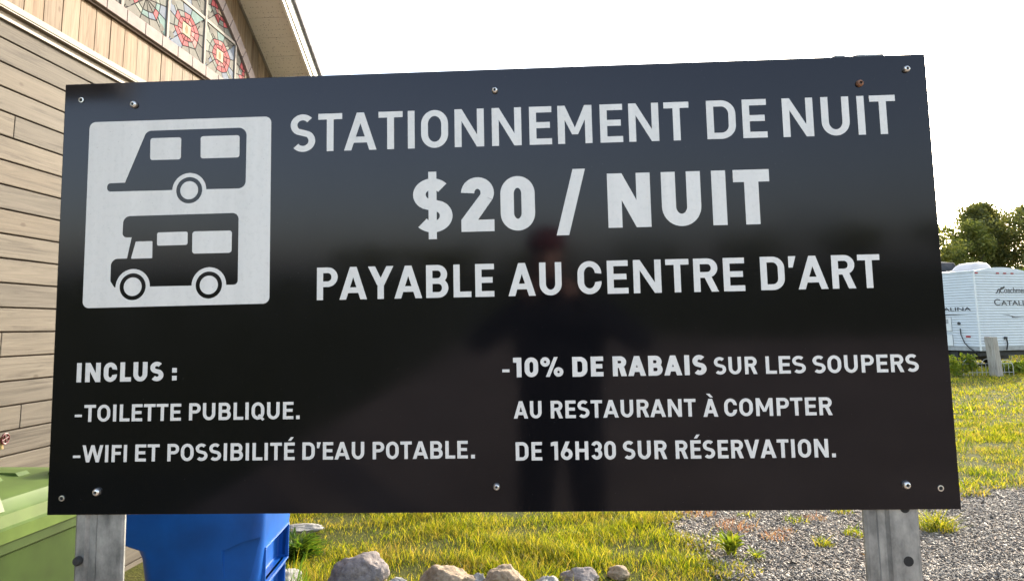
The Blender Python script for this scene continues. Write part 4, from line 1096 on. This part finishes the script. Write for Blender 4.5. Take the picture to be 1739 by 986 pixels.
# lettering on the trailer
def text(txt, size, xf, name, mat, parent, sx=1.0, shear=0, bold=0):
    cu = bpy.data.curves.new('t', 'FONT'); cu.body = txt; cu.size = size; cu.extrude = .002; cu.shear = shear; cu.offset = bold
    tmp = bpy.data.objects.new('t', cu); COL.objects.link(tmp)
    dg = bpy.context.evaluated_depsgraph_get(); me = bpy.data.meshes.new_from_object(tmp.evaluated_get(dg)); bpy.data.objects.remove(tmp)
    me.transform(Matrix.Diagonal((sx, 1, 1, 1))); me.transform(xf); me.materials.clear(); me.materials.append(mat)
    return link(bpy.data.objects.new(name, me), parent)
RX = lambda x, z: Matrix.Translation((x, -.012, z)) @ Matrix.Rotation(R(90), 4, 'X')
text('Coachmen', .26, RX(1.04, TB+1.82), 'lettering', M['darkmark'], body, 1.05, .12, .002)
text('C', .29, RX(.74, TB+1.42), 'lettering', M['darkmark'], body, 1.45, 0, .002); text('ATALINA', .22, RX(1.06, TB+1.42), 'lettering', M['darkmark'], body, 1.75, 0, .002)
LX = lambda y, z: Matrix.Translation((-.012, y, z)) @ Matrix.Rotation(R(-90), 4, 'Z') @ Matrix.Rotation(R(90), 4, 'X')
ct = text('CATALINA', .165, Matrix.Identity(4), 'lettering', M['darkmark'], body, 2.1, 0, .002); ct.data.transform(LX(.20+max(q.co.x for q in ct.data.vertices), TB+1.26))
mb = MB(); mb.prism([(1.05, TB+1.13), (1.35, TB+1.12), (1.62, TB+1.05), (2.1, TB+1.045), (1.62, TB+1.025), (1.48, TB+1.03), (1.46, TB+1.07), (1.33, TB+1.10)], -.0115, -.0085-.0, 'xz'); mb.build('rear_stripe', M['darkmark'], body); mb = MB()
mb.prism([(.86, TB+1.80), (1.0, TB+1.95), (1.10, TB+1.96), (1.02, TB+1.92), (.93, TB+1.80)], -.0125, -.0085, 'xz'); mb.prism([(1.0, TB+1.80), (1.05, TB+1.93), (1.22, TB+1.99), (1.30, TB+1.98), (1.10, TB+1.90), (1.04, TB+1.80)], -.0135, -.0085, 'xz'); mb.prism([(1.20, TB+2.01), (1.27, TB+2.04), (1.30, TB+2.0), (1.25, TB+1.985)], -.0125, -.0085, 'xz')
mb.build('emblem', M['darkmark'], body)
mb = MB(); mb.prism([(.30, TB+1.13), (1.3, TB+1.16), (1.9, TB+1.14), (1.3, TB+1.12)], -.0125, -.009, 'yz'); mb.build('side_stripe', M['darkmark'], body)
mb = MB(); sq = [(.22, TB+.26), (.24, TB+.14), (.28, TB+.16), (.31, TB+.21), (.34, TB+.14), (.38, TB+.20), (.41, TB+.13), (.44, TB+.19), (.50, TB+.17)]
mb.tube([(a, -.012, b) for a, b in sq], .008, 5); mb.build('script_decal', M['darkmark'], body)

# dark tarp-covered boat trailer farther back
mb = MB(); rt_ = random.Random(4)
tarp = empty('covered_trailer', (16.8, 31.5, -.12), R(10)); tag(tarp, 'charcoal tarp covered load standing behind the travel trailer', 'covered trailer')
rings = []
for z, gx, gy in ((.35, 1.0, 2.0), (1.0, 1.05, 2.05), (2.4, 1.02, 2.0), (3.6, .98, 1.95), (3.95, .86, 1.8), (4.05, .4, 1.2)):
    ring_ = rrect(0, 0, gx, gy, .25, z, 6); rings.append([(a+rt_.gauss(0, .025), b+rt_.gauss(0, .025), c2+rt_.gauss(0, .02)) for a, b, c2 in ring_])
mb.loft(rings); mb.build('tarp', M['tarp'], tarp, 60)
for sx in (-1, 1):
    mb = MB(); mb.loft([[(sx*.95+d, r_*math.cos(2*math.pi*j/20), .3+r_*math.sin(2*math.pi*j/20)) for j in range(20)] for d, r_ in ((-.1, .26), (-.08, .3), (.08, .3), (.1, .26))]); mb.build('wheel', M['black'], tarp, 40)

# leaning timber post, wire garden edging, flowering shrub
mb = MB()
def lp(z): return (-.10*z/1.1, 0)
rings = [[(a+lp(z)[0], b, z) for a, b, _ in rrect(0, 0, .118-.008*z, .118-.008*z, .02, 0, 2)] for z in (-.1, .5, 1.04)]
mb.loft(rings); mb.tube([(-.24, 0, 1.0)]*1+[(-.24, 0, 1.0)], .001, 3) if False else None
po = mb.build('timber_post', M['oldpost']); po.location = (12.80, 20.0, .04); po.rotation_euler = (0, 0, R(25))
tag(po, 'weathered grey square timber post leaning in front of the travel trailer', 'post')
wf = MB()
def hoop(x0, x1, h, y=0): 
    r_ = (x1-x0)/2; pts = [(x0, y, 0), (x0, y, h-r_)]+[((x0+x1)/2-r_*math.cos(R(a)), y, h-r_+r_*math.sin(R(a))) for a in range(20, 180, 20)]+[(x1, y, h-r_), (x1, y, 0)]
    wf.tube(pts, .0085, 5)
hoop(0, .36, .46); hoop(.48, .84, .42); hoop(-.5, -.14, .46)
for x in (.11, .22, .60, .72, -.38, -.26): wf.tube([(x, 0, 0), (x, 0, .33)], .006, 5)
wf.tube([(-.5, 0, .33), (.84, 0, .33)], .008, 5); wf.tube([(-.5, 0, .10), (.84, 0, .10)], .008, 5)
w_o = wf.build('wire_edging', M['wire'], None, 50); w_o.location = (12.55, 20.2, .04)
tag(w_o, 'low white wire garden edging with hoops beside the timber post', 'garden edging')
def shrub(x, y, h, rad, label, seed, n=900):
    r = random.Random(seed); root = empty('shrub', (x, y, float(gz(x, y)))); tag(root, label, 'shrub', 'shrubs by the travel trailer')
    cs = []; mb = MB()
    for i in range(14):
        a = r.uniform(0, 6.28); d = rad*r.random()**.5; p1 = (d*math.cos(a), d*math.sin(a), h*r.uniform(.35, .95)); cs.append(p1); mb.tube([(0, 0, 0), (p1[0]*.6, p1[1]*.6, p1[2]*.6), p1], .008, 4)
    V, F = leaf_cloud(cs, [rad*.42]*14, [n//14]*14, .055, seed, .9); mb.build('stems', M['bark'], root); np_mesh('foliage', V, F, M['leaf_light'], None, root)
shrub(11.95, 20.3, .50, .40, 'small green shrub left of the white wire edging', 5)
shrub(13.95, 20.9, .24, .4, 'low dark shrub right of the timber post', 6)

# ------------------------------------------------------------------ the photographer, seen as a reflection in the sign
def skin_mesh(name, verts, edges, radii, mat, parent, root_i=0, sub=2):
    me = bpy.data.meshes.new(name); me.from_pydata([tuple(q) for q in verts], edges, []); me.materials.append(mat)
    o = link(bpy.data.objects.new(name, me), parent)
    o.modifiers.new('skin', 'SKIN'); sv = me.skin_vertices[0].data
    for i, r_ in enumerate(radii): sv[i].radius = (r_, r_) if not isinstance(r_, tuple) else r_; sv[i].use_root = (i == root_i)
    ss = o.modifiers.new('sub', 'SUBSURF'); ss.levels = sub; ss.render_levels = sub
    return o
person = empty('person', (0.02, -.42, 0))
tag(person, 'person in dark jacket and red cap holding up a phone, reflected in the sign', 'person')
vts = []; eds = []; rad = []
def vtx(p_, r_, prev=None):
    vts.append(p_); rad.append(r_)
    if prev is not None: eds.append((prev, len(vts)-1))
    return len(vts)-1
pel = vtx((0, 0, .95), (.20, .14)); bel = vtx((0, .0, 1.12), (.19, .14), pel); che = vtx((0, -.01, 1.30), (.205, .14), bel); nb = vtx((0, -.02, 1.44), (.085, .075), che); nk = vtx((-.02, 0, 1.52), .055, nb)
h0 = vtx((-.05, .03, 1.60), .078, nk); h1_ = vtx((-.055, .03, 1.70), .088, h0); h2 = vtx((-.055, .02, 1.775), .06, h1_)
hands = []
for sx in (-1, 1):
    sh = vtx((sx*.20, -.01, 1.41), .085, che); el = vtx((sx*.40, .12, 1.27), .062, sh); wr = vtx((sx*.125-.02, .345, 1.475), .040, el)
    pm = vtx((sx*.098-.02, .385, 1.515), (.036, .022), wr); hands.append((sx, pm))
    hip = vtx((sx*.10, 0, .88), .115, pel); kn = vtx((sx*.13, .01, .50), .082, hip); an = vtx((sx*.13, -.02, .10), .045, kn); to = vtx((sx*.15, .14, .045), .036, an)
skin_mesh('body', vts, eds, rad, M['jacket'], person)
# hands with five fingers closing on the phone
for sx, _ in hands:
    vts = []; eds = []; rad = []
    b = vtx((sx*.105-.02, .378, 1.505), .024); k1 = vtx((sx*.092-.02, .395, 1.53), .022, b)
    for i, (dz, L) in enumerate(((.030, .85), (.012, 1.0), (-.006, .95), (-.022, .75))):
        f1 = vtx((sx*.082-.02, .412, 1.54+dz), .0095, k1); f2 = vtx((sx*(.082-.022*L)-.02, .428, 1.545+dz), .0088, f1); f3 = vtx((sx*(.082-.044*L)-.02, .424, 1.547+dz), .0078, f2)
    t1 = vtx((sx*.088-.02, .375, 1.50+.012), .012, b); t2 = vtx((sx*.064-.02, .372, 1.522), .010, t1); t3 = vtx((sx*.045-.02, .378, 1.535), .009, t2)
    skin_mesh('hand', vts, eds, rad, M['skin'], person, 0, 1)
# face, cap
mb = MB(); bm = bmesh.new(); bmesh.ops.create_uvsphere(bm, u_segments=20, v_segments=14, radius=1)
for q in bm.verts: q.co = Vector((q.co.x*.076-.055, q.co.y*.095+.045, q.co.z*.115+1.665))
mb.bm(bm); mb.prism([(-.066, 1.655), (-.044, 1.655), (-.051, 1.70), (-.059, 1.70)], .13, .160, 'xz'); face = mb.build('face', M['skin'], person, 60)
mb = MB()
for sx in (-1, 1): e_ = MB(); e_.box(-.055+sx*.032-.013, -.055+sx*.032+.013, .120, .134, 1.690, 1.700, 0, .003); e_.build('eye', M['hair'], face)
mb.box(-.08, -.03, .124, .136, 1.612, 1.620, 0, .003); mb.build('mouth', M['hair'], face)
mb = MB(); mb.loft([[(-.055+rx*math.cos(2*math.pi*j/24), .03+ry*math.sin(2*math.pi*j/24), z) for j in range(24)] for z, rx, ry in ((1.715, .094, .112), (1.75, .094, .112), (1.79, .080, .095), (1.815, .045, .055), (1.82, .01, .012))])
mb.prism([(-.055+.085*math.cos(a), .11+.10*math.sin(a)) for a in np.linspace(0, math.pi, 13)], 1.716, 1.724, 'xy'); mb.build('cap', M['cap'], person, 45)
ph = MB(); ph.box(-.078, .078, -.015, -.0065, 1.500-.036, 1.500+.036, 0, .004)
pho = ph.build('phone', M['phone']); pho.location = (0, 0, .045); tag(pho, 'dark phone held level in both hands, reflected in the sign', 'phone')
